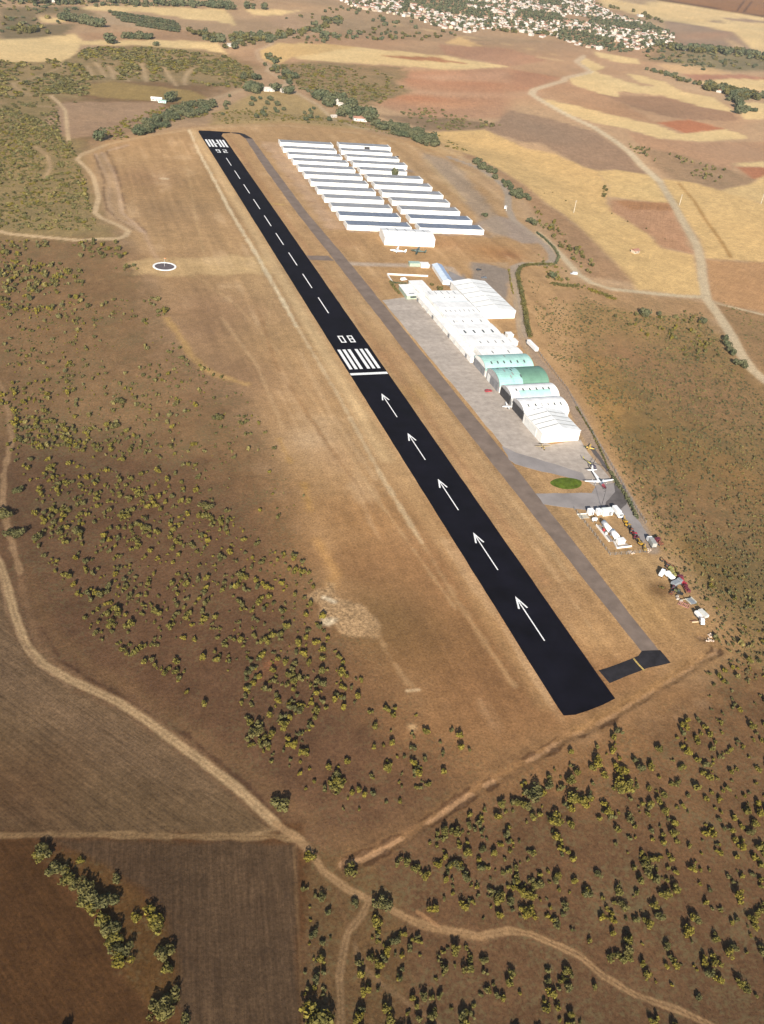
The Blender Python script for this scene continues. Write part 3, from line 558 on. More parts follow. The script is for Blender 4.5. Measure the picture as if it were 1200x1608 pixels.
slab('apron_lane', PW([(788,700),(812,711),(872,729),(915,743),(922,757),(882,747),(850,740),(810,729),(800,722)]), 0.045, m_apron2, 0.4, 5, 9)
slab('apron_lane', PW([(841,775),(928,774),(936,762),(965,758),(979,770),(987,785),(985,792),(1018,840),(1008,853),(980,818),(960,803),(921,801),(854,792)]), 0.05, m_apron2, 0.3, 5, 10)
slab('tarmac_patch', PW([(952,788),(966,773),(965,760),(980,762),(987,783),(984,792),(971,803),(960,803),(950,795)]), 0.06, m_dark, 0.25, 3, 11)
slab('tarmac_patch', PW([(925,703),(931,700),(948,724),(957,738),(953,741),(940,722)]), 0.055, m_dark, 0.25, 3, 12)
slab('apron_lane', PW([(700,448),(712,452),(760,470),(745,452),(735,440),(705,425)]), 0.045, m_apron2, 0.3, 5, 13)
lw = [(P(890, 759)[0] + 9.4 * math.cos(t) * (1 + .06 * math.sin(3 * t)), P(890, 759)[1] + 5.8 * math.sin(t)) for t in np.linspace(0, 2 * math.pi, 40, endpoint=False)]
lx, ly, _ = P(890, 759); b = MB(); n = 40
ring0 = [(lx, ly, .35)]; b.v = ring0[:]
for q, (s_, z_) in enumerate([(0.6, .3), (1.0, .03)]):
    for t in range(n): p = lw[t]; b.v.append((lx + (p[0] - lx) * s_, ly + (p[1] - ly) * s_, z_))
for t in range(n):
    u = (t + 1) % n; b.f.append((0, 1 + t, 1 + u)); b.m.append(0); b.f.append((1 + t, 1 + n + t, 1 + n + u, 1 + u)); b.m.append(0)
lawn = b.build('lawn', m_lawn, smooth=True); lawn['kind'] = 'structure'
# painted marks (each a thin sheet above the asphalt)
def marks(name, quads, z=0.085, m=m_white):
    b = MB()
    for q in quads: b.poly([(x, y, z) for x, y in q])
    o = b.build(name, m); o['kind'] = 'structure'; return o
rect = lambda x0, y0, x1, y1: [(x0, y0), (x1, y0), (x1, y1), (x0, y1)]
marks('threshold_bar', [rect(RX0 + .3, 521.0, RX1 - .3, 524.0)])
marks('threshold_stripes', [rect(RC + o - 1.05, 529.5, RC + o + 1.05, 559.5) for o in (-9.6, -6.05, -2.5, 2.5, 6.05, 9.6)])
marks('threshold_stripes', [rect(RC + o - 1.1, 1084.5, RC + o + 1.1, 1116) for o in (-9.6, -6.1, -2.6, 2.6, 6.1, 9.6)] + [rect(RC - 2.6, 1098, RC + 2.6, 1100.5)])
marks('centre_line', [rect(RC - .38, 1039.5 - 48.6 * k - 29.7, RC + .38, 1039.5 - 48.6 * k) for k in range(9)])
def numeral(x, y, w, h, segs, s=0.95, flip=False):
    q = {'t': rect(0, h - s * 1.5, w, h), 'b': rect(0, 0, w, s * 1.5), 'm': rect(0, h / 2 - s * .7, w, h / 2 + s * .7), 'tl': rect(0, h / 2, s, h), 'bl': rect(0, 0, s, h / 2),
         'tr': rect(w - s, h / 2, w, h), 'br': rect(w - s, 0, w, h / 2)}
    out = []
    for k in segs.split():
        pts = q[k]
        pts = [(w - a, h - c) for a, c in pts] if flip else pts
        out.append([(x + a, y + c) for a, c in pts])
    return out
nz = 0.085
for nm, sets in (('runway_number', [(184.3, 570.2, 'tl bl tr br t b'), (190.9, 570.2, 'tl bl tr br t b m')]),):
    for (x, y, sg) in sets:
        b = MB()
        for i, q in enumerate(numeral(x, y, 3.9, 11.2, sg)): b.poly([(a, c, nz + 0.004 * i) for a, c in q])
        o = b.build(nm, m_white); o['kind'] = 'structure'
for (x, sg) in ((182.9, 't tl m bl b br'), (190.4, 't tr m bl b')):
    b = MB()
    for i, q in enumerate(numeral(x, 1060.5, 4.3, 13.0, sg, 1.15, True)): b.poly([(a, c, nz + 0.004 * i) for a, c in q])
    o = b.build('runway_number', m_white); o['kind'] = 'structure'
for tip, tail in (((601,618),(625,655)),((642,680),(670.5,722)),((689,752),(722,801)),((745,836),(784,895)),((811,936),(858,1006))):
    yt = P(*tip)[1]; yb = P(*tail)[1]; b = MB()
    b.poly([(RC - .3, yb, nz), (RC + .3, yb, nz), (RC + .3, yt - 3.2, nz), (RC - .3, yt - 3.2, nz)])
    b.poly([(RC, yt, nz + .004), (RC - 2.5, yt - 8.6, nz + .004), (RC - 1.7, yt - 9.0, nz + .004), (RC, yt - 2.8, nz + .004)])
    b.poly([(RC, yt, nz + .008), (RC, yt - 2.8, nz + .008), (RC + 1.7, yt - 9.0, nz + .008), (RC + 2.5, yt - 8.6, nz + .008)])
    o = b.build('runway_arrow', m_white); o['kind'] = 'structure'
hp = PW([(995,1034),(1003,1044),(1012,1053)])
hb = MB()
for (ax, ay), (bx, by) in ((hp[0], hp[1]), (hp[1], hp[2])):
    d = Vector((bx - ax, by - ay)).normalized(); nrm = Vector((-d.y, d.x)) * .45
    hb.poly([(ax - nrm.x, ay - nrm.y, .075), (bx - nrm.x, by - nrm.y, .075), (bx + nrm.x, by + nrm.y, .075), (ax + nrm.x, ay + nrm.y, .075)][::-1])
o = hb.build('holding_line', m_yellow); o['kind'] = 'structure'
# helipad circle
hx, hy, _ = P(258.5, 418.5)
b = MB(); n = 48; rad = [7.4, 8.9]
b.poly([(hx + 7.4 * math.cos(2 * math.pi * k / n), hy + 7.4 * math.sin(2 * math.pi * k / n), .06) for k in range(n)])
hpad = b.build('signal_circle', mat('pad_asphalt', (.115, .095, .10), .9, .2, .5, .1)); tag(hpad, 'dark round ground circle ringed in white on the sandy patch left of the runway', 'ground marking')
b = MB()
for k in range(n):
    a, c = 2 * math.pi * k / n, 2 * math.pi * (k + 1) / n
    for (r0, r1, z0, z1) in ((7.4, 7.5, .06, .28), (7.5, 8.9, .28, .28), (8.9, 9.0, .28, 0)):
        b.poly([(hx + r0 * math.cos(a), hy + r0 * math.sin(a), z0), (hx + r1 * math.cos(a), hy + r1 * math.sin(a), z1), (hx + r1 * math.cos(c), hy + r1 * math.sin(c), z1), (hx + r0 * math.cos(c), hy + r0 * math.sin(c), z0)])
b.build('white_ring', m_white, hpad)
sock = empty('windsock', (hx, hy + .3, 0.06), 0, 'pale windsock mast standing in the middle of the white ringed circle', 'windsock')
MB().tube((0, 0, 0), (0, 0, 6.5), .12, .07).build('pole', mat('galvanised', (.5, .5, .5), .5, .1), sock)
MB().tube((0, 0, 6.3), (1.6, .9, 5.9), .38, .16, 10).build('sock', mat('sock_cloth', (.7, .30, .12), .8), sock)

# ------------------------------------------------------------------ building parts
m_wall = mat('white_render', (0.72, 0.70, 0.66), 0.8, 0.06, 0.4, 0.2)
m_sheetwall = roof_mat('white_sheet_wall', (0.74, 0.74, 0.72), 1.0, 'X', dirt=(.55, .52, .47))
m_roofw = roof_mat('white_sheet_roof', (0.78, 0.77, 0.75), 1.1, 'X', dirt=(.60, .57, .52))
m_roofy = roof_mat('white_ribbed_roof', (0.78, 0.78, 0.76), 1.1, 'Y', dirt=(.60, .57, .52))
m_trf = roof_mat('fibre_cement_row_roof', (0.280, 0.280, 0.290), 1.1, 'X', var=.10, dirt=(.16, .15, .15))
m_trb = roof_mat('blue_grey_row_roof', (0.165, 0.188, 0.240), 1.1, 'X', var=.14, dirt=(.22, .25, .30))
m_troof = roof_mat('fibre_cement_roof', (0.56, 0.56, 0.57), 1.1, 'X', var=.06, dirt=(.40, .38, .36))
m_teal = roof_mat('pale_teal_roof', (0.32, 0.52, 0.47), 1.1, 'X', dirt=(.20, .36, .32))
m_teal2 = roof_mat('teal_roof', (0.27, 0.47, 0.43), 1.1, 'X', dirt=(.14, .30, .26))
m_green = roof_mat('dull_green_roof', (0.115, 0.225, 0.165), 1.1, 'X', dirt=(.09, .15, .12))
m_sky = mat('skylight_plastic', (0.07, 0.08, 0.08), 0.35, 0.2, 1.0, 0.4)
m_skyf = mat('faded_skylight', (0.24, 0.24, 0.235), 0.45, 0.1, 1.0, 0.3)
m_dooro = mat('open_doorway', (0.045, 0.043, 0.045), 0.9, 0.2)  # near-black panel colour stands in for the unlit hangar interior
m_front_shade = mat('shaded_front_sheet', (0.34, 0.33, 0.33), 0.7, 0.1, 0.4)  # apron-facing end walls greyed, facade shade put into the colour
m_doorw = mat('white_door', (0.62, 0.62, 0.60), 0.7, 0.08, 0.4)
m_grey = mat('grey_panel', (0.20, 0.20, 0.21), 0.7, 0.15, 0.4)  # on two arched fronts this grey paints in the facade's shade
m_gutter = mat('gutter', (0.19, 0.20, 0.21), 0.6, 0.1)
m_glass = mat('window_glass', (0.05, 0.06, 0.07), 0.2, 0.2, 1, 0.5)

def thing_group(prefix_label, cat, group): return dict(label=prefix_label, cat=cat, group=group)

# hangar rows: local x along the row, local y across it, origin at the far left corner
def make_row(L, W=17.0, far=3.3, near=4.4, roofm=None):
    root = empty('hangar_row', (0, 0, 0)); nn = 6
    w = MB(); w.extr([(0, -.2, 0), (L, -.2, 0), (L, -.2, far - .05), (0, -.2, far - .05)], (0, .2, 0)); w.build('rear_wall', m_sheetwall, root)
    w = MB(); w.extr([(0, -W, 0), (L, -W, 0), (L, -W, near), (0, -W, near)], (0, .2, 0)); w.build('front_wall', m_sheetwall, root)
    for x, s in ((0, 1), (L, -1)):
        g = MB(); g.extr([(x, -W + .21, 0), (x, -.21, 0), (x, -.21, far + .55), (x, -W + .21, near + .3)], (.9 * s, 0, 0)); g.build('end_wall', m_wall, root)
    b = MB(); step = (L - 2) / 18
    for k in range(18):
        x0, x1 = 1 + k * step, 1 + (k + 1) * step - .05; j = .35 + .5 * ((k * 7919) % 5) / 5
        b.extr([(x0, j * .6, far), (x1, j * .6, far), (x1, -W + .1, near), (x0, -W + .1, near)], (0, 0, .12))
    b.build('roof', roofm, root)
    b = MB(); b.box((L / 2, -W - .05, near + .12), (L, .25, .3)); b.build('parapet', m_wall, root)
    for k in range(nn):
        c = (k + .5) * L / nn; out = .1 + .35 * ((k * 31) % 3)
        d = MB(); d.box((c, -W - .1 - out / 2, 1.75), (L / nn - 2.0 - (k % 2), out, 3.5)); d.build('door', m_doorw, root)
        d = MB(); d.box((c, .06, 1.4), (L / nn - 1.6, .1, 2.8)); d.build('rear_door', m_doorw, root)
    return root
ordn = ['farthest', 'second farthest', 'third from the far end', 'fourth from the far end', 'fifth from the far end', 'sixth from the far end',
        'sixth from the near end', 'fifth from the near end', 'fourth from the near end', 'third from the near end', 'second nearest', 'nearest']
FE_L = [(262.0,1113),(259.7,1086.5),(259.5,1061),(259,1036),(258.7,1010.5),(258.7,984),(258.5,957.5),(258.6,930.8),(258.5,903.8),(258.2,876.8),(258.1,850),(257.8,823)]
FE_R = [(331.5,1111),(326.6,1084.5),(326.0,1058.8),(325.6,1033),(325.3,1006.3),(325.5,979.5),(324.6,951.7),(323.8,924),(325.5,897.5),(325.5,870.3),(325.3,843.5),(325.1,816.6)]
LEN_L = [61.5, 60.5, 60, 60.5, 61, 61, 59.5, 59, 59, 59, 58.5, 60]
LEN_R = [61.5, 59.5, 60, 61, 52, 60.5, 61.5, 64, 59.5, 59.5, 61.5, 62.5]
row0 = make_row(60.0, roofm=m_trf); row1 = make_row(60.0, roofm=m_trb); used = {0: False, 1: False}
for side, FE, LN in (('left', FE_L, LEN_L), ('right', FE_R, LEN_R)):
    for k in range(12):
        kk = 1 if k > 9 else 0; src = (row0, row1)[kk]; o = src if not used[kk] else copy_tree(src); used[kk] = True
        o.location = (FE[k][0], FE[k][1], 0.02); o.rotation_euler = (0, 0, -0.094); o.scale = (LN[k] / 60.0, 1, 1)
        tag(o, 'white hangar row with %s roof, %s in the %s column' % ('blue grey' if kk else 'grey', ordn[k], side), 'hangar', 'long low hangar rows beyond the apron')
for o_ in [q for q in C.objects if q.get('label', '').endswith('roof, farthest in the right column')]:
    b = MB(); b.box((31, -17.55, 2.0), (8.5, .25, 4.0)); b.box((24, -17.5, 2.0), (3, .2, 3.8)); b.build('open_doorway', m_dooro, o_)

def gable_hall(name, x0, x1, y0, y1, eave, ridge, axis, label, cat='hangar', roof=None, wall=None, seams=0, parent_group=None, skylights=(), side='near', seam_m=None, cut=(0, 1)):
    """gabled hall; axis = direction of the ridge"""
    cx, cy = (x0 + x1) / 2, (y0 + y1) / 2
    root = empty(name, (cx, cy, 0), 0, label, cat, parent_group)
    roof = roof or (m_roofy if axis == 'Y' else m_roofw); wall = wall or m_wall
    hx_, hy_ = (x1 - x0) / 2, (y1 - y0) / 2
    def pt(u, v, z): return (u, v, z) if axis == 'Y' else (v, u, z)      # u across the ridge, v along it
    U, V = (hx_, hy_) if axis == 'Y' else (hy_, hx_)
    w = MB()
    for s in (-1, 1):
        w.extr([pt(s * U, -V, 0), pt(s * U, V, 0), pt(s * U, V, eave), pt(s * U, -V, eave)], pt(-s * .2, 0, 0))
    w.build('wall', wall, root)
    for s in (-1, 1):
        g = MB(); g.extr([pt(-U + .21, s * V, 0), pt(U - .21, s * V, 0), pt(U - .21, s * V, eave + .1), pt(0, s * V, ridge - .02), pt(-U + .21, s * V, eave + .1)], pt(0, -s * .2, 0))
        g.build('gable_wall', wall, root)
    for s in (-1, 1):
        b = MB(); dz = (ridge - eave) / U
        q = [pt(s * (U + .4), -V - .3, eave + .1 - .4 * dz), pt(s * (U + .4), V + .3, eave + .1 - .4 * dz), pt(s * .01, V + .3, ridge + .1), pt(s * .01, -V - .3, ridge + .1)]
        b.extr(q, (0, 0, .15)); b.build('roof_slope', roof, root)
    for k in range(seams):      # raised seams / translucent strips running from eave to eave
        v = -V + (k + 1) * 2 * V / (seams + 1)
        for s in (-1, 1):
            if cut != (0, 1) and s == 1 and axis == 'X' and False: continue
            b = MB(); dz = (ridge - eave) / U
            q = [pt(s * (U * cut[1]), v - .3, eave + .29 + (1 - cut[1]) * (ridge - eave)), pt(s * (U * cut[1]), v + .3, eave + .29 + (1 - cut[1]) * (ridge - eave)), pt(s * U * (cut[0] + .03), v + .3, ridge + .29 - cut[0] * (ridge - eave)), pt(s * U * (cut[0] + .03), v - .3, ridge + .29 - cut[0] * (ridge - eave))]
            b.extr(q, (0, 0, .06)); b.build('roof_strip', seam_m or m_skyf, root)
    for (v, u, w_, l_, m_) in skylights:     # v along, u across as a fraction of the slope (sign = side)
        f = abs(u); s = 1 if u > 0 else -1; dz = (ridge - eave)
        b = MB(); za = ridge + .27 - (f - l_ / U / 2) * dz; zb = ridge + .27 - (f + l_ / U / 2) * dz
        q = [pt(s * (f * U + l_ / 2), v - w_ / 2, zb), pt(s * (f * U + l_ / 2), v + w_ / 2, zb), pt(s * (f * U - l_ / 2), v + w_ / 2, za), pt(s * (f * U - l_ / 2), v - w_ / 2, za)]
        b.extr(q, (0, 0, .08)); b.build('skylight', m_, root)
    return root

def barrel_hall(x0, x1, y0, y1, hs, ht, label, bands, front, skyl=(), name='arched_hangar', frontcol=None):
    """barrel vault along X; bands = [(fraction x0, fraction x1, angle from, angle to, material)]"""
    W = (y1 - y0) / 2; cy = (y0 + y1) / 2; root = empty(name, ((x0 + x1) / 2, cy, 0), 0, label, 'hangar')
    hx_ = (x1 - x0) / 2; n = 14; frontcol = frontcol or m_front_shade
    def arc(t, off=0.0):     # t 0 near eave .. 1 far eave
        a = math.pi * t; return (-math.cos(a) * (W + off), hs + math.sin(a) * (ht - hs + off))
    for (f0, f1, t0, t1, m_, off) in bands:
        b = MB(); a0, a1 = -hx_ + f0 * 2 * hx_, -hx_ + f1 * 2 * hx_
        ks = [t0 + (t1 - t0) * k / n for k in range(n + 1)]
        for k in range(n):
            p, q = arc(ks[k], off), arc(ks[k + 1], off); pi, qi = arc(ks[k], off - .12), arc(ks[k + 1], off - .12)
            b.poly([(a0, p[0], p[1]), (a1, p[0], p[1]), (a1, q[0], q[1]), (a0, q[0], q[1])]); b.poly([(a0, pi[0], pi[1]), (a0, qi[0], qi[1]), (a1, qi[0], qi[1]), (a1, pi[0], pi[1])])
            for a in (a0, a1): b.poly([(a, p[0], p[1]), (a, q[0], q[1]), (a, qi[0], qi[1]), (a, pi[0], pi[1])])
        b.build('roof', m_, root, smooth=False)
    w = MB()
    for s in (-1, 1): w.box((0, s * (W - .1), hs / 2), (2 * hx_ - .5, .2, hs))
    w.build('wall', m_wall, root)
    for s in (-1, 1):
        xx = s * (hx_ - .35); pts = [(xx, -W + .22, 0)] + [(xx, arc(k / n, -.14)[0], arc(k / n, -.14)[1]) for k in range(n + 1)] + [(xx, W - .22, 0)]
        g = MB(); g.extr(pts, (.2, 0, 0)); g.build('end_wall', frontcol if s < 0 else m_wall, root)
    for (c, wd, h, m_) in front:
        d = MB(); d.box((-hx_ - .18 + .0, c, h / 2), (.12, wd, h)); d.build('door', m_, root)
    for (fx, t, m_, lx_) in skyl:
        p, q = arc(t - .045, .1), arc(t + .045, .1); a = -hx_ + fx * 2 * hx_
        b = MB(); b.extr([(a - lx_ / 2, p[0], p[1]), (a + lx_ / 2, p[0], p[1]), (a + lx_ / 2, q[0], q[1]), (a - lx_ / 2, q[0], q[1])], (0, 0, .07)); b.build('skylight', m_, root)
    return root

# nearest white gabled hangar and the four arched ones behind it
h1 = gable_hall('gabled_hangar', 265, 290.3, 423.2, 448.6, 6.6, 9.2, 'Y', 'white gabled hangar at the near end of the apron, plain end wall', seams=4, cut=(0, 1), seam_m=m_skyf)
b = MB(); b.box((0, -12.75, 6.4), (25.4, .12, .22)); b.build('trim_band', m_gutter, h1)
b = MB(); b.box((-12.75, 2, 2.8), (.14, 15, 5.4)); b.build('side_door', m_doorw, h1)
b = MB(); b.box((4.6, -12.8, 7.2), (1.6, .12, .5)); b.build('vent', m_gutter, h1)
barrel_hall(266, 297, 450, 468.6, 4.2, 8.6, 'arched white hangar with dark skylight row, second from the near end of the apron', [(0, 1, 0, 1, m_roofw, 0)], [(-.5, 14.5, 5.6, m_dooro), (8, 1.8, 3.8, m_doorw)], [(f, .33, m_sky, .9) for f in (.14, .3, .72, .86)] + [(.44, .33, m_skyf, .6), (.58, .33, m_skyf, .8)])
barrel_hall(266.3, 300, 469.4, 486.6, 4.2, 8.6, 'arched white hangar with a pale teal panel strip along its near slope', [(0, 1, 0, 1, m_roofw, 0), (.18, .84, .10, .36, m_teal, .04)], [(0, 14.5, 5.8, m_dooro)], [(f, .38, m_sky, 1.0) for f in (.15, .29, .43, .57, .71, .83)])
barrel_hall(266, 301.5, 487.4, 509.6, 4.4, 10.0, 'arched hangar half pale teal and half dull green, between two teal roofs', [(0, .47, 0, 1, m_teal2, 0), (.47, 1, 0, 1, m_green, 0)], [(-3, 12.5, 5.6, m_grey), (5.5, 4.5, 5.0, m_doorw)], [(.12, .62, m_sky, 1), (.30, .62, m_sky, 1.4), (.40, .62, m_sky, 1.1), (.46, .3, m_sky, .9), (.32, .38, m_skyf, .8), (.26, .30, m_skyf, .8), (.20, .5, m_skyf, .8), (.34, .52, m_sky, .8)], frontcol=m_front_shade)
barrel_hall(266, 301.5, 510.4, 530.2, 4.2, 9.0, 'arched pale teal hangar with six dark skylights, next to the white cluster', [(0, 1, 0, 1, m_teal, 0)], [(0, 18, 5.4, m_grey)], [(f, .30, m_sky, 1.0) for f in (.15, .28, .41, .55, .69, .83)] + [(.5, .55, m_skyf, .8)], frontcol=m_wall)
# the white cluster
def skl(n, u, m_, w=1.0, l=3.2, x0=-11, dx=7.2): return [(x0 + dx * k, -u, w, l, m_) for k in range(n)]
CL = 'adjoining white hangars of the central cluster'
gable_hall('white_hall', 272, 302.5, 531.2, 545.4, 5.6, 5.9, 'X', 'white hall with two faint skylights, touching the pale teal hangar', skylights=skl(2, .55, m_skyf, 1.0, 4, -6, 12), parent_group=CL)
gable_hall('white_hall', 270, 301.6, 546, 563.2, 5.8, 6.1, 'X', 'white hall with four faded skylights, second of the cluster from the teal hangar', skylights=skl(4, .5, m_skyf, .9, 3.6, -7, 5.8), parent_group=CL)
gable_hall('white_hall', 270, 300.6, 563.8, 581.2, 5.8, 6.15, 'X', 'white hall with four dark skylights, third of the cluster from the teal hangar', skylights=skl(4, .5, m_sky, 1.3, 4.6, -11, 7.1), parent_group=CL)
gable_hall('white_hall', 270, 300.0, 581.8, 599.4, 5.8, 6.15, 'X', 'white hall with faded skylights, beside the big gabled hangar', skylights=skl(4, .5, m_skyf, .9, 3.4, -12, 7.1), parent_group=CL)
gable_hall('white_hall', 270.6, 299.6, 600.2, 622.6, 5.8, 6.3, 'X', 'white hall with thin dark slots along its roof, left of the big gabled hangar', skylights=skl(7, .55, m_gutter, .5, 3.8, -11, 3.7), parent_group=CL)
gable_hall('white_hall', 271.0, 299.2, 623.4, 645.6, 5.6, 6.0, 'X', 'white hall with five grey roof slots, farthest of the cluster', seams=0, skylights=[(-11 + 5.2 * k, .6, .45, 6.2, m_gutter) for k in range(5)] + [(-2 + 4 * k, -.3, .7, 2, m_skyf) for k in range(3)], parent_group=CL)
b = MB(); b.prism([(300, 622), (271, 622.2), (271, 624), (300, 624)][::-1], 4, 5.9); o = b.build('valley_gutter', mat('pale_blue_sheet', (.50, .60, .62), .5)); tag(o, 'pale blue valley strip between the two farthest white cluster halls', 'roof gutter')
east = gable_hall('gabled_hangar', 301.2, 330.4, 603.2, 664, 5.8, 7.9, 'Y', 'large white gabled hangar behind the cluster, grey seams across its roof', seams=6, cut=(0, 1), seam_m=m_skyf)
b = MB(); b.box((0, -30.5, 3.0), (20, .14, 5.2)); b.build('sliding_door', m_doorw, east)
fr = empty('front_annex', (267, 590, 0), 0, 'long low white annex along the front of the cluster, facing the apron', 'annex')
b = MB(); b.prism([(-2.6, -58), (2.6, -58), (3.2, 56), (-1.8, 56)], 0, 3.6); b.build('wall', m_wall, fr)
b = MB(); b.prism([(-2.9, -58.3), (2.7, -58.3), (3.3, 56.3), (-2.1, 56.3)], 3.6, 3.85); b.build('flat_roof', m_roofy, fr)
for k in range(10):
    b = MB(); b.box((-2.62, -50 + 11 * k, 1.4), (.1, 3.2, 2.6), rz=-.006); b.build('door', m_grey if k % 3 == 0 else m_doorw, fr)
for i, (px, py, w_, d_, h_, lab) in enumerate([(800,530,4.5,5,3.2,'small white box annex touching the cluster wall, farthest of three'),(806,540,5,6,3.0,'small white box annex at the cluster corner, middle of three'),(812,557,4.5,7,3.4,'small white box annex beside the pale teal hangar')]):
    x, y, _ = P(px, py); a = empty('lean_to', (x - .5, y, 0), 0, lab, 'annex'); MB().box((0, 0, h_ / 2), (w_, d_, h_)).build('wall', m_wall, a); MB().box((0, 0, h_ + .1), (w_ + .4, d_ + .4, .2)).build('flat_roof', m_roofw, a)
    MB().box((w_ / 2 + .03, 0, 1.05), (.06, 1, 2.1)).build('door', m_grey, a)
# big white hangar by the rows
bw = empty('gabled_hangar', (303, 776, 0), -0.13, 'wide white hangar with five grey roof seams, two aircraft parked in front', 'hangar')
hw, hd = 22.6, 12.8
b = MB()
for q in ([(-hw, -hd), (hw, -hd), (hw, -hd + .25), (-hw, -hd + .25)], [(-hw, hd - .25), (hw, hd - .25), (hw, hd), (-hw, hd)]): b.prism(q, 0, 6.8)
b.build('wall', m_sheetwall, bw)
for s in (-1, 1):
    g = MB(); g.extr([(s * hw, -hd + .26, 0), (s * hw, hd - .26, 0), (s * hw, hd - .26, 6.8), (s * hw, 0, 8.6), (s * hw, -hd + .26, 6.8)], (-.2 * s, 0, 0)); g.build('gable_wall', m_wall, bw)
    g = MB(); g.extr([(-hw - .3, s * (hd + .4), 6.85), (hw + .3, s * (hd + .4), 6.85), (hw + .3, s * .01, 8.75), (-hw - .3, s * .01, 8.75)], (0, 0, .15)); g.build('roof_slope', m_roofw, bw)
for k in range(5):
    x = -17 + 8.2 * k; g = MB(); g.extr([(x - .3, hd + .2, 7.06), (x + .3, hd + .2, 7.06), (x + .3, .4, 8.88), (x - .3, .4, 8.88)], (0, 0, .06)); g.build('roof_strip', m_gutter, bw)
for k in range(4):
    g = MB(); g.box((-16.5 + 11 * k, -hd - .06, 2.9), (10.6, .1, 5.8)); g.build('sliding_door', m_doorw, bw)
# club house, blue shed, fence
cl = empty('clubhouse', (262.5, 655, 0), .06, 'low white flat roofed clubhouse with green left wall at the far end of the apron', 'building')
MB().prism([(-6, -11), (4.5, -11), (5.5, 10), (-4, 10)], 0, 3.4).build('wall', mat('greenish_wall', (.30, .36, .28), .8), cl)
MB().prism([(-6.4, -11.5), (4.7, -11.5), (5.8, 10.5), (-4.4, 10.5)], 3.4, 3.75).build('flat_roof', m_roofw, cl); MB().box((-1.5, -9.2, 3.9), (4.2, 1.2, .3)).build('roof_vent', m_gutter, cl)
MB().box((-.5, -11.06, 1.7), (5, .1, 1.4)).build('window', m_glass, cl)
c2 = empty('office_block', (273.5, 659, 0), .05, 'white flat roofed office block between clubhouse and cluster', 'building')
MB().prism([(-5.4, -16), (2.5, -16), (5.0, -10), (6, 11), (-5.4, 11)], 0, 4.6).build('wall', m_wall, c2); MB().prism([(-5.7, -16.3), (2.7, -16.3), (5.3, -10.2), (6.3, 11.3), (-5.7, 11.3)], 4.6, 4.95).build('flat_roof', m_roofw, c2)
MB().box((-5.46, 0, 2.8), (.1, 12, 1.2)).build('window', m_glass, c2)
m_blue = roof_mat('blue_grey_roof', (.33, .42, .58), 1.0, 'Y', dirt=(.25, .33, .47)); m_bluep = roof_mat('pale_blue_roof', (.55, .62, .70), 1.0, 'Y', dirt=(.45, .5, .58))
bs = empty('long_shed', (304.5, 691, 0), -.12, 'long narrow shed with blue roof and white gable north of the cluster', 'shed')
for s, m_ in ((-1, m_bluep), (1, m_blue)):
    g = MB(); g.extr([(s * 4.3, -19, 3.0), (s * 4.3, 19, 3.0), (s * .01, 19, 4.4), (s * .01, -19, 4.4)], (0, 0, .12)); g.build('roof_slope', m_, bs)
    g = MB(); g.box((s * 3.9, 0, 1.5), (.2, 37, 3.0)); g.build('wall', m_wall, bs); g = MB(); g.extr([(-3.8, s * 18.6, 0), (3.8, s * 18.6, 0), (3.8, s * 18.6, 3.05), (0, s * 18.6, 4.3), (-3.8, s * 18.6, 3.05)], (0, -.2 * s, 0)); g.build('gable_wall', m_wall, bs)
bt = empty('low_shed', (289, 716, 0), -.1, 'tiny greenish flat shed at the far end of the long blue shed', 'shed'); MB().box((0, 0, 1.3), (9, 5, 2.6)).build('wall', mat('greenish_wall', (.3, .36, .28)), bt); MB().box((0, 0, 2.7), (9.5, 5.5, .2)).build('flat_roof', mat('green_sheet', (.32, .42, .36), .6), bt)
bt2 = empty('low_shed', (297, 713, 0), -.1, 'tiny white flat shed beside the greenish shed above the blue roof', 'shed'); MB().box((0, 0, 1.4), (7, 6, 2.8)).build('wall', m_wall, bt2); MB().box((0, 0, 2.9), (7.4, 6.4, .2)).build('flat_roof', m_roofw, bt2)
def fence(name, pts, h, m_, label, cat='fence', post=4.0, solid=True, th=.12):
    root = empty(name, (pts[0][0], pts[0][1], 0), 0, label, cat); ox, oy = pts[0]
    pn = MB(); ps = MB()
    for (ax, ay), (bx, by) in zip(pts[:-1], pts[1:]):
        L_ = math.hypot(bx - ax, by - ay); rz = math.atan2(by - ay, bx - ax)
        pn.box(((ax + bx) / 2 - ox, (ay + by) / 2 - oy, h / 2 if solid else h * .55), (L_, th, h if solid else .05), rz)
        if not solid: pn.box(((ax + bx) / 2 - ox, (ay + by) / 2 - oy, h * .95), (L_, th, .05), rz); pn.box(((ax + bx) / 2 - ox, (ay + by) / 2 - oy, h * .2), (L_, th, .05), rz)
        for k in range(int(L_ / post) + 1):
            t = k * post / L_; ps.box((ax + (bx - ax) * t - ox, ay + (by - ay) * t - oy, h * .53), (.16, .16, h * 1.06))
    pn.build('panel', m_, root); ps.build('posts', m_gutter, root); return root
fence('garden_wall', PW([(672,434.5),(640,433),(608,431.5),(616,443.5)]), 1.3, m_wall, 'low white boundary wall round the clubhouse garden', 'wall', 6, th=.5)
fence('wire_fence', PW([(902,801),(930,836),(958,872),(988,870),(1016,867)]), 1.8, m_gutter, 'thin dark wire fence on two sides of the fuel yard', 'fence', 3, False, .06)
fence('wire_fence', PW([(1014,822),(990,785),(966,741),(930,681),(890,611),(850,560),(832,535)]), 1.9, m_gutter, 'long wire fence along the right edge of the service road', 'fence', 3.5, False, .05)

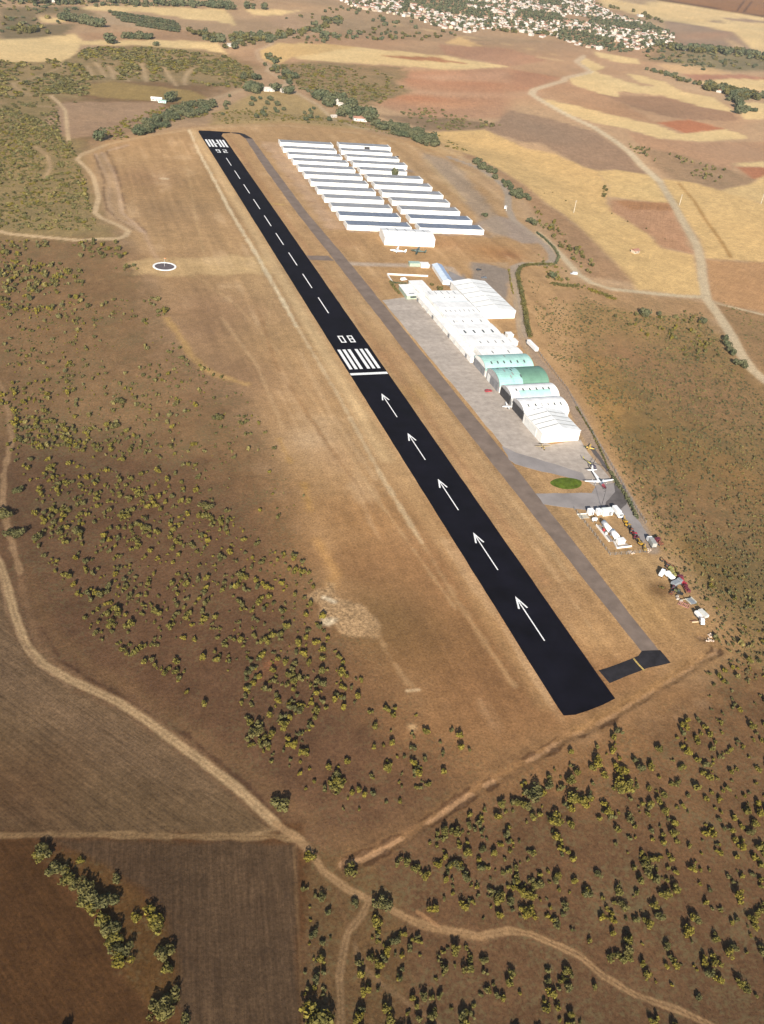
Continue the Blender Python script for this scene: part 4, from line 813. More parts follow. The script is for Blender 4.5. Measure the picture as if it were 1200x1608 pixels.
# ------------------------------------------------------------------ vegetation
F_broom = foliage_mat('broom_leaves', (0.150, 0.120, 0.018), (0.098, 0.086, 0.022))
F_oak = foliage_mat('oak_leaves', (0.074, 0.070, 0.026), (0.105, 0.090, 0.028))
F_dark = foliage_mat('dark_leaves', (0.062, 0.074, 0.038), (0.102, 0.100, 0.050))
F_heath = foliage_mat('heath_leaves', (0.105, 0.084, 0.038), (0.074, 0.070, 0.034))
F_scrub = foliage_mat('scrub_leaves', (0.165, 0.135, 0.046), (0.105, 0.098, 0.042))
m_bark = mat('bark', (0.10, 0.075, 0.05), 0.9, 0.2, 2)
def crown_arrays(nleaf, seed, lobes=5, flat=0.75, leaf=0.30, core=0.5):
    """unit crown (radius about 1, base near z 0): leaf quads through several lobes of uneven size"""
    r = np.random.default_rng(seed)
    lc = np.stack([r.normal(0, .42, lobes), r.normal(0, .42, lobes), .55 + r.random(lobes) * .5 * flat], 1); lr = .34 + .36 * r.random(lobes); lc[0] = (0, 0, .62); lr[0] = .62
    which = r.choice(lobes, nleaf, p=lr ** 2 / (lr ** 2).sum())
    d = r.normal(size=(nleaf, 3)); d /= np.linalg.norm(d, axis=1)[:, None]
    rad = lr[which] * (core + (1 - core) * r.random(nleaf) ** .5)
    c = lc[which] + d * rad[:, None] * np.array([1, 1, flat]); c[:, 2] = np.maximum(c[:, 2], .06)
    nrm = d + r.normal(0, .45, (nleaf, 3)); nrm /= np.linalg.norm(nrm, axis=1)[:, None]
    up = np.tile([0.13, 0.31, 0.94], (nleaf, 1)); t1 = np.cross(nrm, up); t1 /= np.linalg.norm(t1, axis=1)[:, None] + 1e-9; t2 = np.cross(nrm, t1)
    s = leaf * (.6 + .8 * r.random(nleaf))
    V = np.stack([c - t1 * s[:, None] - t2 * s[:, None] * .7, c + t1 * s[:, None] - t2 * s[:, None] * .5, c + t1 * s[:, None] * .7 + t2 * s[:, None], c - t1 * s[:, None] * .6 + t2 * s[:, None] * .8], 1)
    return V          # nleaf,4,3
def quads_mesh(name, V, m):
    n = V.shape[0]; me = bpy.data.meshes.new(name); me.vertices.add(n * 4); me.vertices.foreach_set('co', V.reshape(-1).astype(np.float32))
    me.loops.add(n * 4); me.loops.foreach_set('vertex_index', np.arange(n * 4, dtype=np.int32)); me.polygons.add(n)
    me.polygons.foreach_set('loop_start', np.arange(0, n * 4, 4, dtype=np.int32)); me.polygons.foreach_set('loop_total', np.full(n, 4, np.int32)); me.update(calc_edges=True)
    me.materials.append(m); return me
def trunk_mesh(seed):
    r = random.Random(seed); b = MB(); b.tube((0, 0, 0), (.05, .02, .45), .09, .055, 6)
    for k in range(4):
        a = k * 1.57 + r.uniform(-.4, .4); b.tube((.05, .02, .38), (.05 + .38 * math.cos(a), .38 * math.sin(a), .75 + r.uniform(-.1, .2)), .045, .018, 5)
    return b.mesh('trunk', m_bark)
TR = [trunk_mesh(k) for k in range(3)]
PROTO = {}
def protos(kind, m, n, nleaf, **kw):
    PROTO[kind] = [quads_mesh('crown', crown_arrays(nleaf, 100 + 13 * k + len(kind), **kw), m) for k in range(n)]
protos('broom', F_broom, 6, 340, lobes=6, leaf=.13); protos('oak', F_oak, 5, 420, lobes=6, leaf=.12); protos('dark', F_dark, 5, 420, lobes=7, leaf=.13, flat=.95)
def tree(kind, x, y, z, r, h, name, label, group=None, cat='bush'):
    root = empty(name, (x, y, z - .1), rng.uniform(0, 6.28), label, cat, group); root.scale = (r, r, h)
    c = bpy.data.objects.new('crown', PROTO[kind][rng.integers(len(PROTO[kind]))]); C.objects.link(c); c.parent = root
    t = bpy.data.objects.new('trunk', TR[rng.integers(3)]); C.objects.link(t); t.parent = root
    return root
def to_px(x, y, z):
    v = np.stack([x * D2[0] + y * D1[0] + (z - H) * UP[0], x * D2[1] + y * D1[1] + (z - H) * UP[1], x * D2[2] + y * D1[2] + (z - H) * UP[2]])
    return CX + F * v[0] / v[2], CY + F * v[1] / v[2], v[2]
def scatter(px, n, clump=.5, cs=30.0, seed=0, avoid=None):
    """random points of the terrain inside a region, thinned into natural clumps"""
    pts = PW(px); xs = [p[0] for p in pts]; ys = [p[1] for p in pts]; r = np.random.default_rng(seed + 50); out = np.zeros((0, 2))
    for _ in range(60):
        X = r.uniform(min(xs), max(xs), n * 4); Y = r.uniform(min(ys), max(ys), n * 4)
        k = inside(pts, X, Y); nz = fbm(X, Y, cs, 3, 40 + seed); k &= nz + r.uniform(-.12, .12, X.size) > clump
        X, Y = X[k], Y[k]
        for a, w in AVOID:
            if not len(X): break
            kk = seg_dist(a, X, Y, False) > w; X, Y = X[kk], Y[kk]
        out = np.concatenate([out, np.stack([X, Y], 1)])
        if len(out) >= n: break
    return out[:n]
AVOID = [(PW(p), w) for p, w in [([(137,103),(143,112),(146,119)],7),([(150,98),(158,108),(166,121)],7),([(170,103),(176,112),(178,123)],7),([(222,101),(227,112),(230,128)],7),([(258,106),(266,120),(277,134)],7),([(305,107),(295,114),(290,133)],7),([(90,108),(35,128),(20,131),(27,140),(50,150)],6),([(80,150),(93,162),(103,174),(105,198),(108,221)],8),([(55,230),(75,245),(80,262),(70,280)],5),
    ([(0,885),(7,905),(27,977),(43,1017),(67,1043),(110,1067),(187,1103),(233,1133),(300,1183),(367,1233),(433,1293),(483,1332),(507,1367),(547,1397),(590,1417),(650,1447),(717,1463),(753,1470),(800,1461),(880,1487),(947,1533),(1000,1563),(1113,1608)], 4.5),
    ([(578,1418),(547,1463),(533,1533),(537,1660)], 4), ([(1125,1025),(1075,1056),(962,1124),(885,1160),(800,1213),(700,1273),(567,1350)], 6),
    ([(0,363),(67,372),(120,377),(184,375),(202,363),(160,343),(155,310),(139,267),(121,250),(140,238)], 6), ([(1110,470),(1128,494),(1149,527),(1200,596)], 9)]]
records = []     # x, y, z, radius, height, kind
def add(pts, rmin, rmax, kind, hf=(1.15, 1.7), pw=1.6):
    if not len(pts): return
    z = height(pts[:, 0], pts[:, 1]); r = np.random.default_rng(len(records) + 3)
    for (x, y), zz in zip(pts, z):
        q = (rmin + (rmax - rmin) * r.random() ** pw) * (.70 if rmax < 2.3 else .85); records.append((x, y, float(zz), q, q * r.uniform(*hf), kind[r.integers(len(kind))] if isinstance(kind, (list, tuple)) else kind))
B3 = ['broom', 'broom', 'oak']; B4 = ['broom', 'oak', 'oak', 'scrub']
add(scatter([(60,720),(160,735),(250,740),(330,780),(420,860),(480,880),(505,960),(520,1010),(560,1050),(500,1110),(470,1230),(360,1150),(250,1060),(160,1010),(110,950),(50,850)], 1050, .36, 22, 1), .6, 2.0, B3, pw=1.5)
add(scatter([(430,1060),(560,1060),(600,1090),(740,1165),(735,1200),(640,1255),(560,1290),(470,1240),(440,1170)], 110, .34, 16, 2), .7, 2.0, B3, pw=1.2)
add(scatter([(0,480),(200,470),(290,560),(380,610),(440,690),(480,780),(400,850),(230,720),(20,700)], 950, .34, 40, 3), .45, 1.9, B4, pw=2.4)
add(scatter([(0,600),(60,600),(130,680),(240,700),(140,760),(40,760),(5,700)], 190, .42, 25, 31), .8, 2.1, B3)
add(scatter([(-60,160),(60,185),(110,222),(125,262),(150,340),(190,365),(0,362),(-60,350)], 2600, .34, 45, 4), .9, 2.6, ['scrub', 'broom', 'scrub', 'oak'], (.6, 1.0), 1.8)
add(scatter([(0,378),(185,380),(215,420),(270,500),(0,500)], 330, .50, 40, 5), .8, 2.4, B4, pw=2)
add(scatter([(-40,98),(120,92),(130,75),(230,75),(350,88),(400,112),(395,140),(330,135),(290,128),(240,128),(130,128),(90,150),(-40,158)], 1500, .38, 90, 6), 2.5, 5.0, ['scrub', 'scrub', 'oak', 'broom'], (.4, .7))
add(scatter([(60,150),(95,160),(100,185),(100,225),(60,205),(0,170)], 220, .42, 40, 61), 1.5, 3.2, ['scrub', 'oak'], (.5, .8))
add(scatter([(70,105),(150,110),(130,165),(80,155)], 160, .40, 50, 62), 2.5, 4.5, ['scrub', 'oak'], (.4, .7))
add(scatter([(440,100),(590,110),(640,130),(600,162),(530,168),(470,140)], 620, .42, 90, 7), 2.0, 4.2, ['scrub', 'scrub', 'broom'], (.35, .6))
add(scatter([(560,165),(680,170),(790,198),(700,205),(600,190)], 120, .5, 60, 71), 2, 4, 'scrub', (.4, .7))
add(scatter([(575,1360),(640,1290),(720,1255),(850,1185),(1000,1140),(1210,1120),(1210,1300),(1210,1660),(1100,1600),(960,1535),(880,1480),(800,1452),(650,1430)], 470, .38, 20, 8), .6, 2.1, B3, pw=1.3)
add(scatter([(640,1300),(720,1265),(800,1290),(900,1420),(950,1510),(880,1470),(800,1445),(680,1430)], 60, .42, 14, 81), .8, 2.0, B3, pw=1.2)
add(scatter([(590,1430),(700,1475),(800,1480),(950,1555),(1100,1640),(540,1640),(560,1500)], 150, .42, 15, 9), .6, 1.9, B3, pw=1.3)
add(scatter([(830,440),(1000,500),(1100,490),(1150,570),(1210,640),(1210,1110),(1130,1030),(1120,1000),(1050,880),(985,760),(915,620),(850,540)], 8000, .34, 30, 10), .32, 1.05, ['heath', 'heath', 'heath', 'scrub', 'scrub'], (.9, 1.5), 1.9)
add(scatter([(1100,900),(1210,900),(1210,1150),(1100,1120),(1120,1000)], 70, .5, 20, 101), .8, 1.8, B4)
add(scatter([(950,490),(1090,490),(1130,560),(1080,580),(1000,520)], 110, .5, 30, 102), .9, 2.2, ['scrub', 'broom', 'oak'])
add(scatter([(844,400),(880,420),(925,450),(910,460),(860,440)], 40, .45, 20, 103), 1.0, 2.2, B4); add(scatter([(838,325),(870,350),(905,385),(935,420),(925,432),(880,392),(845,350)], 80, .45, 20, 104), .9, 2.4, B4)
add(scatter([(985,225),(1060,245),(1150,270),(1130,290),(1040,262),(1000,245)], 60, .5, 40, 105), 1.2, 2.6, ['scrub', 'oak'])
add(scatter([(1130,470),(1210,510),(1210,590),(1160,540)], 120, .4, 30, 106), .6, 1.4, ['scrub'], (.5, .8))
add(scatter([(385,170),(700,215),(740,240),(660,222),(560,200),(440,190),(350,195),(330,180)], 420, .40, 30, 11), 1.0, 2.4, ['scrub', 'broom'], (.5, .8))
add(scatter([(200,185),(260,165),(330,165),(330,180),(250,205),(180,222),(150,215)], 260, .38, 30, 12), 1.4, 3.0, ['scrub', 'broom'], (.6, .9))
add(scatter([(480,1335),(520,1390),(530,1500),(500,1608),(478,1608),(474,1400)], 26, .42, 12, 13), .6, 1.8, B4)
add(scatter([(1000,70),(1210,85),(1210,110),(1100,112),(1020,95)], 170, .42, 120, 14), 3, 7, ['dark', 'scrub'], (.5, .8))
add(scatter([(0,0),(160,0),(400,0),(400,10),(150,12),(60,50),(0,60)], 150, .45, 120, 15), 3, 7, ['dark', 'scrub'], (.5, .8))
add(scatter([(400,40),(540,8),(640,40),(760,52),(640,62),(480,70)], 90, .48, 150, 16), 3, 6, ['dark', 'oak'], (.7, 1))
def along(px, n, spread, r0, r1, kind, hf=(.9, 1.2), seed=0):
    pts = np.array(PW(px)); d = np.r_[0, np.cumsum(np.hypot(*np.diff(pts, axis=0).T))]; r = np.random.default_rng(900 + seed)
    t = np.sort(r.random(n)) * d[-1]; q = np.stack([np.interp(t, d, pts[:, 0]), np.interp(t, d, pts[:, 1])], 1) + r.normal(0, spread, (n, 2)); add(q, r0, r1, kind, hf, 1)
for k, (pp, n, sp, r0, r1, kd) in enumerate([([(97,30),(130,36),(160,43)], 34, 5, 7, 10, 'dark'), ([(0,2),(200,7),(300,9),(400,14)], 60, 15, 5, 10, 'dark'), ([(330,12),(366,14)], 14, 8, 7, 11, 'dark'),
        ([(320,55),(345,66),(400,60),(430,58)], 60, 16, 4, 8, ['dark', 'oak']), ([(355,78),(380,70),(440,60),(500,47),(530,30)], 90, 10, 4, 8, ['dark', 'oak']), ([(195,60),(235,62)], 14, 3, 5, 8, 'dark'), ([(500,60),(560,55)], 10, 12, 5, 8, 'dark'),
        ([(30,48),(70,54)], 14, 8, 4, 8, 'oak'), ([(1040,75),(1120,82),(1200,92)], 70, 22, 6, 12, ['dark', 'oak']), ([(1100,78),(1210,88)], 30, 15, 6, 10, 'dark'), ([(1020,110),(1060,122),(1100,135)], 34, 8, 3, 6, ['dark', 'oak']), ([(1103,137),(1140,146),(1200,158)], 60, 14, 5, 10, ['dark', 'oak']), ([(1150,152),(1155,165),(1160,178)], 16, 5, 5, 9, 'dark'), ([(1160,172),(1188,176)], 12, 2, 4, 6, 'dark'),
        ([(700,40),(640,40),(600,44)], 10, 30, 5, 8, 'dark'), ([(935,8),(1000,20),(1040,36)], 24, 12, 5, 8, 'oak'), ([(580,60),(700,62)], 12, 30, 4, 6, 'oak'), ([(430,82),(425,100),(450,120),(460,135)], 34, 9, 3, 6, ['dark', 'oak']), ([(770,48),(880,58)], 16, 10, 4, 7, 'oak'),
        ([(953,290),(951,300),(950,310)], 8, 1.5, 1.2, 2.4, 'oak'), ([(885,330),(840,295),(980,345),(1030,380)], 8, 10, .8, 1.4, 'oak')]):
    along(pp, n, sp, r0, r1, kd, seed=k)
fix = [(p[0] / 3, 1250 + p[1] / 3, r_, kd) for p, r_, kd in [((205,262),4.2,'oak'),((190,290),3,'broom'),((265,350),3.8,'oak'),((300,345),3,'oak'),((330,380),3.8,'broom'),((375,300),2.0,'broom'),((355,410),3,'oak'),((400,440),4.4,'oak'),((395,490),3.8,'broom'),((450,490),4.6,'oak'),((430,530),3.5,'broom'),((510,480),4.4,'oak'),((480,570),3.8,'broom'),((515,610),4.4,'oak'),((500,650),3,'broom'),((540,660),3.4,'broom'),((520,690),2.8,'broom'),((565,730),3.8,'oak'),((570,790),4.0,'broom'),((545,385),2.2,'oak'),((640,580),2.6,'broom'),((740,580),4.4,'broom'),((735,620),3.4,'broom'),((765,730),4.2,'oak'),((790,800),2.8,'broom'),((765,1000),5.0,'oak'),((800,960),3.6,'oak'),((745,1020),3.6,'broom'),((870,1050),2.4,'oak'),((300,1120),4.2,'oak')]]
for X_, Y_, r_, kd in fix:
    x, y, z = P(X_, Y_ + 3); records.append((float(x), float(y), float(z), r_ * .60, r_ * .45, kd))
for X_, Y_, r_, kd in [(440,1268,2.8,'oak'),(484,1345,1.8,'broom'),(551,1368,2.1,'broom'),(838,1245,2.7,'oak'),(600,1420,2.6,'oak'),(590,1450,1.7,'broom'),(508,1600,3.4,'broom'),(498,1605,2.6,'broom'),(557,1415,1.3,'oak'),(975,1240,2.9,'broom'),(985,1235,2.4,'broom'),(900,1255,2.4,'broom'),(915,1258,2.1,'broom'),(872,1290,2.4,'broom'),(402,1150,2.6,'oak'),
        (530,1228,2.6,'broom'),(285,560+0,2.0,'oak'),(190,628,2.6,'oak'),(180,668,2.4,'oak'),(283,543,1.6,'oak'),(25,838,3.2,'oak'),(8,808,3.2,'oak'),(27,770,2.4,'oak'),(60,843,2.4,'oak'),(325,795,2.6,'oak'),(30,688,2.0,'oak'),(1040,920,.9,'oak'),(342,655,2.6,'oak'),(120,835,2.4,'oak')]:
    x, y, z = P(X_, Y_ + 4); records.append((float(x), float(y), float(z), r_, r_ * .9, kd))
# the bushes that show largest stand alone; the rest of the scrub is one mass
rec = np.array([(a[0], a[1], a[2], a[3]) for a in records]); px_, py_, dep = to_px(rec[:, 0], rec[:, 1], rec[:, 2])
size = np.where((px_ > -20) & (px_ < 1220) & (py_ > -10) & (py_ < 1625), rec[:, 3] / dep, 0)
order = np.argsort(-size); NI = 300; single = set(order[:NI].tolist())
kindlab = {'broom': 'yellow green broom bush', 'oak': 'dull green rounded bush', 'dark': 'dark green bush', 'scrub': 'olive scrub bush', 'heath': 'olive scrub bush'}
def region_of(i):
    X_, Y_ = px_[i], py_[i]
    if X_ < 300 and Y_ > 1310: return 'between the ploughed fields at lower left', 'bushes between the ploughed fields'
    if X_ > 560 and Y_ > 1450 and X_ < 800 + (Y_ - 1460) * 1.6 and Y_ > 1440: return 'below the sandy track at the lower edge', 'bushes below the sandy track'
    if X_ > 560 and Y_ > 1040 and (Y_ > 1360 - (X_ - 560) * .62): return 'on dry slope below the runway end ditch', 'bushes below the ditch'
    if X_ > 470 and Y_ > 1320: return 'beside the forking track', 'bushes beside the forking track'
    if Y_ > 1040: return 'on dark slope above the curving dirt track', 'bushes above the curving track'
    return 'on brown hillside left of the runway', 'bushes on the brown hillside'
LOD = {}
def lod(kind, m, n, nleaf, **kw): LOD[kind] = ([crown_arrays(nleaf, 300 + 7 * k, **kw) for k in range(n)], m)
lod('broom', F_broom, 6, 90, lobes=5, leaf=.24); lod('oak', F_oak, 6, 90, lobes=5, leaf=.24); lod('dark', F_dark, 6, 70, lobes=5, leaf=.30, flat=.95); lod('scrub', F_scrub, 6, 40, lobes=4, leaf=.36); lod('heath', F_heath, 6, 36, lobes=4, leaf=.36)
ELM = {}
LODN = {'broom': ([crown_arrays(150, 500 + k, lobes=5, leaf=.19) for k in range(6)], F_broom), 'oak': ([crown_arrays(150, 520 + k, lobes=5, leaf=.19) for k in range(6)], F_oak)}
for i, (x, y, z, r_, h_, kd) in enumerate(records):
    if i in single:
        place, grp = region_of(i); k2 = kd if kd in PROTO else 'oak'
        tree(k2, x, y, z, r_ * 1.12, h_ * 1.15, 'bush', '%s %s' % (kindlab[k2], place), grp + ', ' + kindlab[k2].split(' bush')[0])
    else:
        src = LODN[kd] if (kd in LODN and dep[i] < 620) else LOD[kd]
        if dep[i] > 1300 and kd != 'dark': src = LOD[kd] if kd in ('scrub', 'heath') else (LOD['scrub'][0], src[1])
        V = src[0][i % 6]; a = (i * 2.399) % 6.283; ca, sa = math.cos(a), math.sin(a)
        W_ = np.empty_like(V); W_[..., 0] = (V[..., 0] * ca - V[..., 1] * sa) * r_ * 1.1 + x; W_[..., 1] = (V[..., 0] * sa + V[..., 1] * ca) * r_ * 1.1 + y; W_[..., 2] = V[..., 2] * h_ * 1.1 + z - .1
        ELM.setdefault(src[1].name, (src[1], []))[1].append(W_)
allq = []; slots = []; mi = []
for nme, (m_, L_) in ELM.items():
    q = np.concatenate(L_); allq.append(q); mi.append(np.full(len(q), len(slots), np.int32)); slots.append(m_)
me = quads_mesh('scrub', np.concatenate(allq), slots[0])
for m_ in slots[1:]: me.materials.append(m_)
me.polygons.foreach_set('material_index', np.concatenate(mi)); so = bpy.data.objects.new('scrub', me); C.objects.link(so)
tag(so, 'scattered low scrub and small bushes over the dry hillsides', 'scrub', None, 'stuff')
# trees one can tell apart
def trees(lst, kind, r, hf, label, group, name='tree', jit=.25, cat='tree'):
    for (X_, Y_) in lst:
        x, y, z = P(X_, Y_); q = r * rng.uniform(1 - jit, 1 + jit); tree(kind, float(x), float(y), float(z), q, q * hf, name, label, group, cat)
K4 = lambda L_: [(340 + a / 4, 120 + b / 4) for a, b in L_]
trees(K4([(225,150),(240,158),(275,145),(330,145),(340,152),(222,185),(325,178),(375,172),(385,185),(305,208),(370,215),(385,228),(422,215),(285,238),(300,252),(250,260),(40,243),(65,208),(555,238),(585,220),(600,235),(612,208),(590,262),(562,278),(638,265),(708,278),(60,178),(50,190),(82,130),(575,100)]), 'dark', 3.6, 1.0, 'small dark olive tree on the grassy knoll beyond the runway end', 'olive trees on the knoll', 'olive_tree')
trees(K4([(200,95),(215,85),(230,100),(245,90),(260,95),(275,90),(220,72),(250,108)]), 'dark', 8, 1.1, 'tall dark tree in the clump left of the small farmhouses', 'trees left of the farmhouses', 'tree')
trees(K4([(165,20),(240,20),(270,22),(370,80),(365,92),(380,85),(445,110),(475,15),(490,10),(450,5)]), 'dark', 7, 1.0, 'dark round tree beside the far dirt track', 'trees beside the far dirt track', 'tree')
trees(K4([(625,140),(640,150),(655,135),(690,130),(700,190),(680,180),(715,185),(730,172),(705,170),(790,165),(810,175),(825,190),(840,200),(850,215),(800,235),(790,250),(820,240),(860,270),(890,245),(905,240),(940,250),(955,270),(970,260),(985,280),(945,285),(770,160)]), 'dark', 8, 1.05, 'dark green tree in the row around the small white farm cottages', 'trees around the cottages', 'tree')
rw = scatter([(582,196),(620,200),(645,205),(668,214),(690,230),(672,231),(640,218),(605,208)], 75, .3, 40, 20)
for (x, y) in rw: tree('dark', x, y, float(height(x, y)), rng.uniform(4, 7), rng.uniform(4, 7), 'tree', 'green tree in the gully wood behind the hangar rows', 'trees in the gully wood', 'tree')
rw = scatter([(190,215),(225,198),(265,178),(300,163),(335,160),(338,172),(300,185),(262,200),(225,213)], 80, .3, 40, 21)
for (x, y) in rw: tree('dark', x, y, float(height(x, y)), rng.uniform(4, 7), rng.uniform(3.5, 6), 'tree', 'grey green tree in the stream wood left of the runway end', 'trees in the stream wood', 'tree')
rw = scatter([(745,252),(760,258),(790,282),(815,300),(832,315),(822,318),(800,303),(775,280),(750,262)], 40, .2, 30, 22)
for (x, y) in rw: tree('dark', x, y, float(height(x, y)), rng.uniform(2.6, 4.4), rng.uniform(2.6, 4), 'tree', 'dark green tree in the long row beside the service road', 'trees beside the service road', 'tree')
tr = lambda X_, Y_, r_, h_, lab, kd='dark', nm='tree': tree(kd, *[float(q) for q in P(X_, Y_)], r_, h_, nm, lab, None, 'tree')
tr(154, 221, 8, 9, 'lone dark tree at the far left corner of the airfield'); tr(619, 278, 4.6, 7.0, 'dark tree standing between the white hangar rows')
tr(806, 308, 5, 6, 'dark tree beside the bend of the service road'); tr(833, 350, 3.6, 4, 'upper of two dark trees right of the service road'); tr(838, 354, 3.6, 4, 'lower of two dark trees right of the service road')
tr(763, 340, 3.4, 2.6, 'dark purple grey shrub by the yard right of the hangar rows'); tr(868, 437, 2.9, 3.8, 'small dark round tree right of the hedge loop'); tr(691, 458, 2.6, 3.6, 'round green tree beside the office block', 'oak')
tr(647, 469, 1.5, 2.4, 'small dark tree at the clubhouse corner'); tr(678, 449, 1.6, 1.8, 'low shrub between the office and the shed', 'oak'); tr(642, 446, 1.2, 1.8, 'small shrub behind the clubhouse'); tr(1014, 497, 4.2, 5, 'dark tree on the scrub slope below the road'); tr(1035, 496, 2.2, 2.6, 'smaller dark tree on the scrub slope below the road')
for q in [(1138,535),(1142,545),(1147,553),(1150,558),(1155,572),(1162,573),(1168,578),(1105,508)]: tr(*q, 3.4, 3.4, 'dark bush on the left verge of the pale road')['group'] = 'bushes on the road verge'
tr(173, 68, 14, 10, 'lone dark tree on the far pale wheat field'); tr(245, 72, 6, 5, 'second small dark tree on the far wheat strip'); tr(266, 160, 11, 10, 'dark tree beside the white and teal farm shed')
# orchard
for r_ in range(5):
    for k in range(17):
        X_ = 176 + k * 6.2 + r_ * 5 - (2 - r_) * 1.5; Y_ = 20 + r_ * 4.6 + k * .95
        if X_ < 285 and (r_ < 4 or k > 2): x, y, z = P(X_, Y_); tree('dark', float(x), float(y), float(z), 5.2, 3.6, 'orchard_tree', 'small tree in the far orchard rows', 'orchard trees', 'tree')
# hedge and clipped edges
def hedge(name, px, w, h, n, m_, label):
    pts = np.array(PW(px)); d = np.r_[0, np.cumsum(np.hypot(*np.diff(pts, axis=0).T))]; r = np.random.default_rng(len(px) * 7)
    t = r.random(n) * d[-1]; c = np.stack([np.interp(t, d, pts[:, 0]), np.interp(t, d, pts[:, 1])], 1); wv = .7 + .5 * fbm(t, t * 0, 6, 2, 3)
    c3 = np.concatenate([c + r.normal(0, w * .33, (n, 2)) * wv[:, None], (r.random(n) ** .7 * h * wv)[:, None]], 1); dn = r.normal(size=(n, 3)); dn[:, 2] = abs(dn[:, 2]); dn /= np.linalg.norm(dn, axis=1)[:, None]
    t1 = np.cross(dn, [.2, .1, .97]); t1 /= np.linalg.norm(t1, axis=1)[:, None]; t2 = np.cross(dn, t1); s = (.28 + .25 * r.random(n))[:, None]
    V = np.stack([c3 - t1 * s - t2 * s, c3 + t1 * s - t2 * s * .7, c3 + t1 * s + t2 * s, c3 - t1 * s * .8 + t2 * s], 1); z0 = height(c[:, 0], c[:, 1]); V[..., 2] += z0[:, None]
    o = bpy.data.objects.new(name, quads_mesh(name, V, m_)); C.objects.link(o); return tag(o, label, 'hedge')
hedge('hedge', [(868,417),(850,416),(828,417),(817,421),(813,432),(816,448),(823,478),(827,508),(832,530)], 2.6, 2.0, 4200, F_oak, 'long dark green hedge curving along the service road inner side')
hedge('hedge', [(843,366),(856,376),(870,390),(878,404),(872,415),(862,417)], 1.8, 1.6, 1500, F_dark, 'dark green hedge round the outside of the road bend')
hedge('hedge', [(958,742),(970,762),(980,775),(990,793),(1000,815)], 1.6, 1.4, 700, F_dark, 'broken dark hedge along the fence right of the tarmac patch')
hedge('hedge', [(905,640),(930,680),(958,742)], 1.0, .9, 300, F_oak, 'thin sparse hedge along the fence right of the white hangars')
hedge('hedge', [(613,443),(619,453),(628,462)], 2.2, 1.2, 260, F_oak, 'short green hedge at the left side of the clubhouse'); hedge('hedge', [(616,444.5),(638,446)], 1.2, 1.0, 160, F_dark, 'short dark hedge behind the clubhouse')
hedge('hedge', [(799,424),(802,445),(806,462)], 1.4, .9, 160, F_broom, 'thin line of yellow shrubs between car park and road')
hedge('hedge', [(868,446),(885,449),(905,450)], 5, 1.2, 420, F_oak, 'patch of green shrubs below the dirt road bend'); hedge('hedge', [(925,455),(945,462),(965,470)], 6, 1.0, 380, F_broom, 'patch of yellow green shrubs below the dirt road')


# ------------------------------------------------------------------ vehicles and aircraft
def paint(name, c, r=.4): return mat('paint_' + name, c, r, .06, 1.2, .4)
m_tyre = mat('tyre', (.02, .02, .02), .9); m_frame = mat('dark_frame', (.03, .03, .032), .8, .2)
def W0(px, py, z=0): x, y, zz = P(px, py); return float(x), float(y), float(zz) + z
def PH(a, b):       # heading on the ground from photo point a to photo point b
    x0, y0, _ = W0(*a); x1, y1, _ = W0(*b); return math.atan2(y1 - y0, x1 - x0)
def wheels(root, pts, r, w):
    for (x, y) in pts:
        b = MB(); b.tube((x, y - w / 2, r), (x, y + w / 2, r), r, n=10); o = b.build('wheel', m_tyre, root)
        b = MB(); b.tube((x, y - w / 2 - .02, r), (x, y + w / 2 + .02, r), r * .5, n=8); h = b.build('rim', m_gutter, o)
def car(px, py, hd, m_, label, L=4.3, W=1.75, h=1.45, van=False, cat='car', z=0.0):
    x, y, zz = W0(px, py); r = empty('parked_van' if van else 'parked_car', (x, y, zz + .02 + z), hd, label, cat)
    b = MB(); prof = [(-L / 2, .35), (L / 2, .35), (L / 2, .75), (L / 2 - .15, .85), (L * .22, .95), (L * .22, .96), (-L / 2 + .1, .96), (-L / 2, .8)]
    b.extr([(a, -W / 2, c) for a, c in prof], (0, W, 0)); b.build('body', m_, r)
    b = MB(); a0 = (-L / 2 + .15, -L / 2 + .35) if not van else (-L / 2 + .03, -L / 2 + .1); a1 = (L * .20, L * .04) if not van else (L * .30, L * .2)
    b.poly([(a0[0], -W / 2 + .05, .95), (a1[0], -W / 2 + .05, .95), (a1[1], -W / 2 + .18, h - .06), (a0[1], -W / 2 + .18, h - .06)]); b.poly([(a1[0], W / 2 - .05, .95), (a0[0], W / 2 - .05, .95), (a0[1], W / 2 - .18, h - .06), (a1[1], W / 2 - .18, h - .06)])
    b.poly([(a1[0], -W / 2 + .05, .95), (a1[0], W / 2 - .05, .95), (a1[1], W / 2 - .18, h - .06), (a1[1], -W / 2 + .18, h - .06)]); b.poly([(a0[0], W / 2 - .05, .95), (a0[0], -W / 2 + .05, .95), (a0[1], -W / 2 + .18, h - .06), (a0[1], W / 2 - .18, h - .06)]); b.build('windows', m_glass if not van else m_, r)
    b = MB(); b.prism([(a0[1], -W / 2 + .16), (a1[1], -W / 2 + .16), (a1[1], W / 2 - .16), (a0[1], W / 2 - .16)], h - .06, h); b.build('roof', m_, r)
    wheels(r, [(L * .31, W / 2 - .1), (L * .31, -W / 2 + .1), (-L * .31, W / 2 - .1), (-L * .31, -W / 2 + .1)], .32, .22); return r
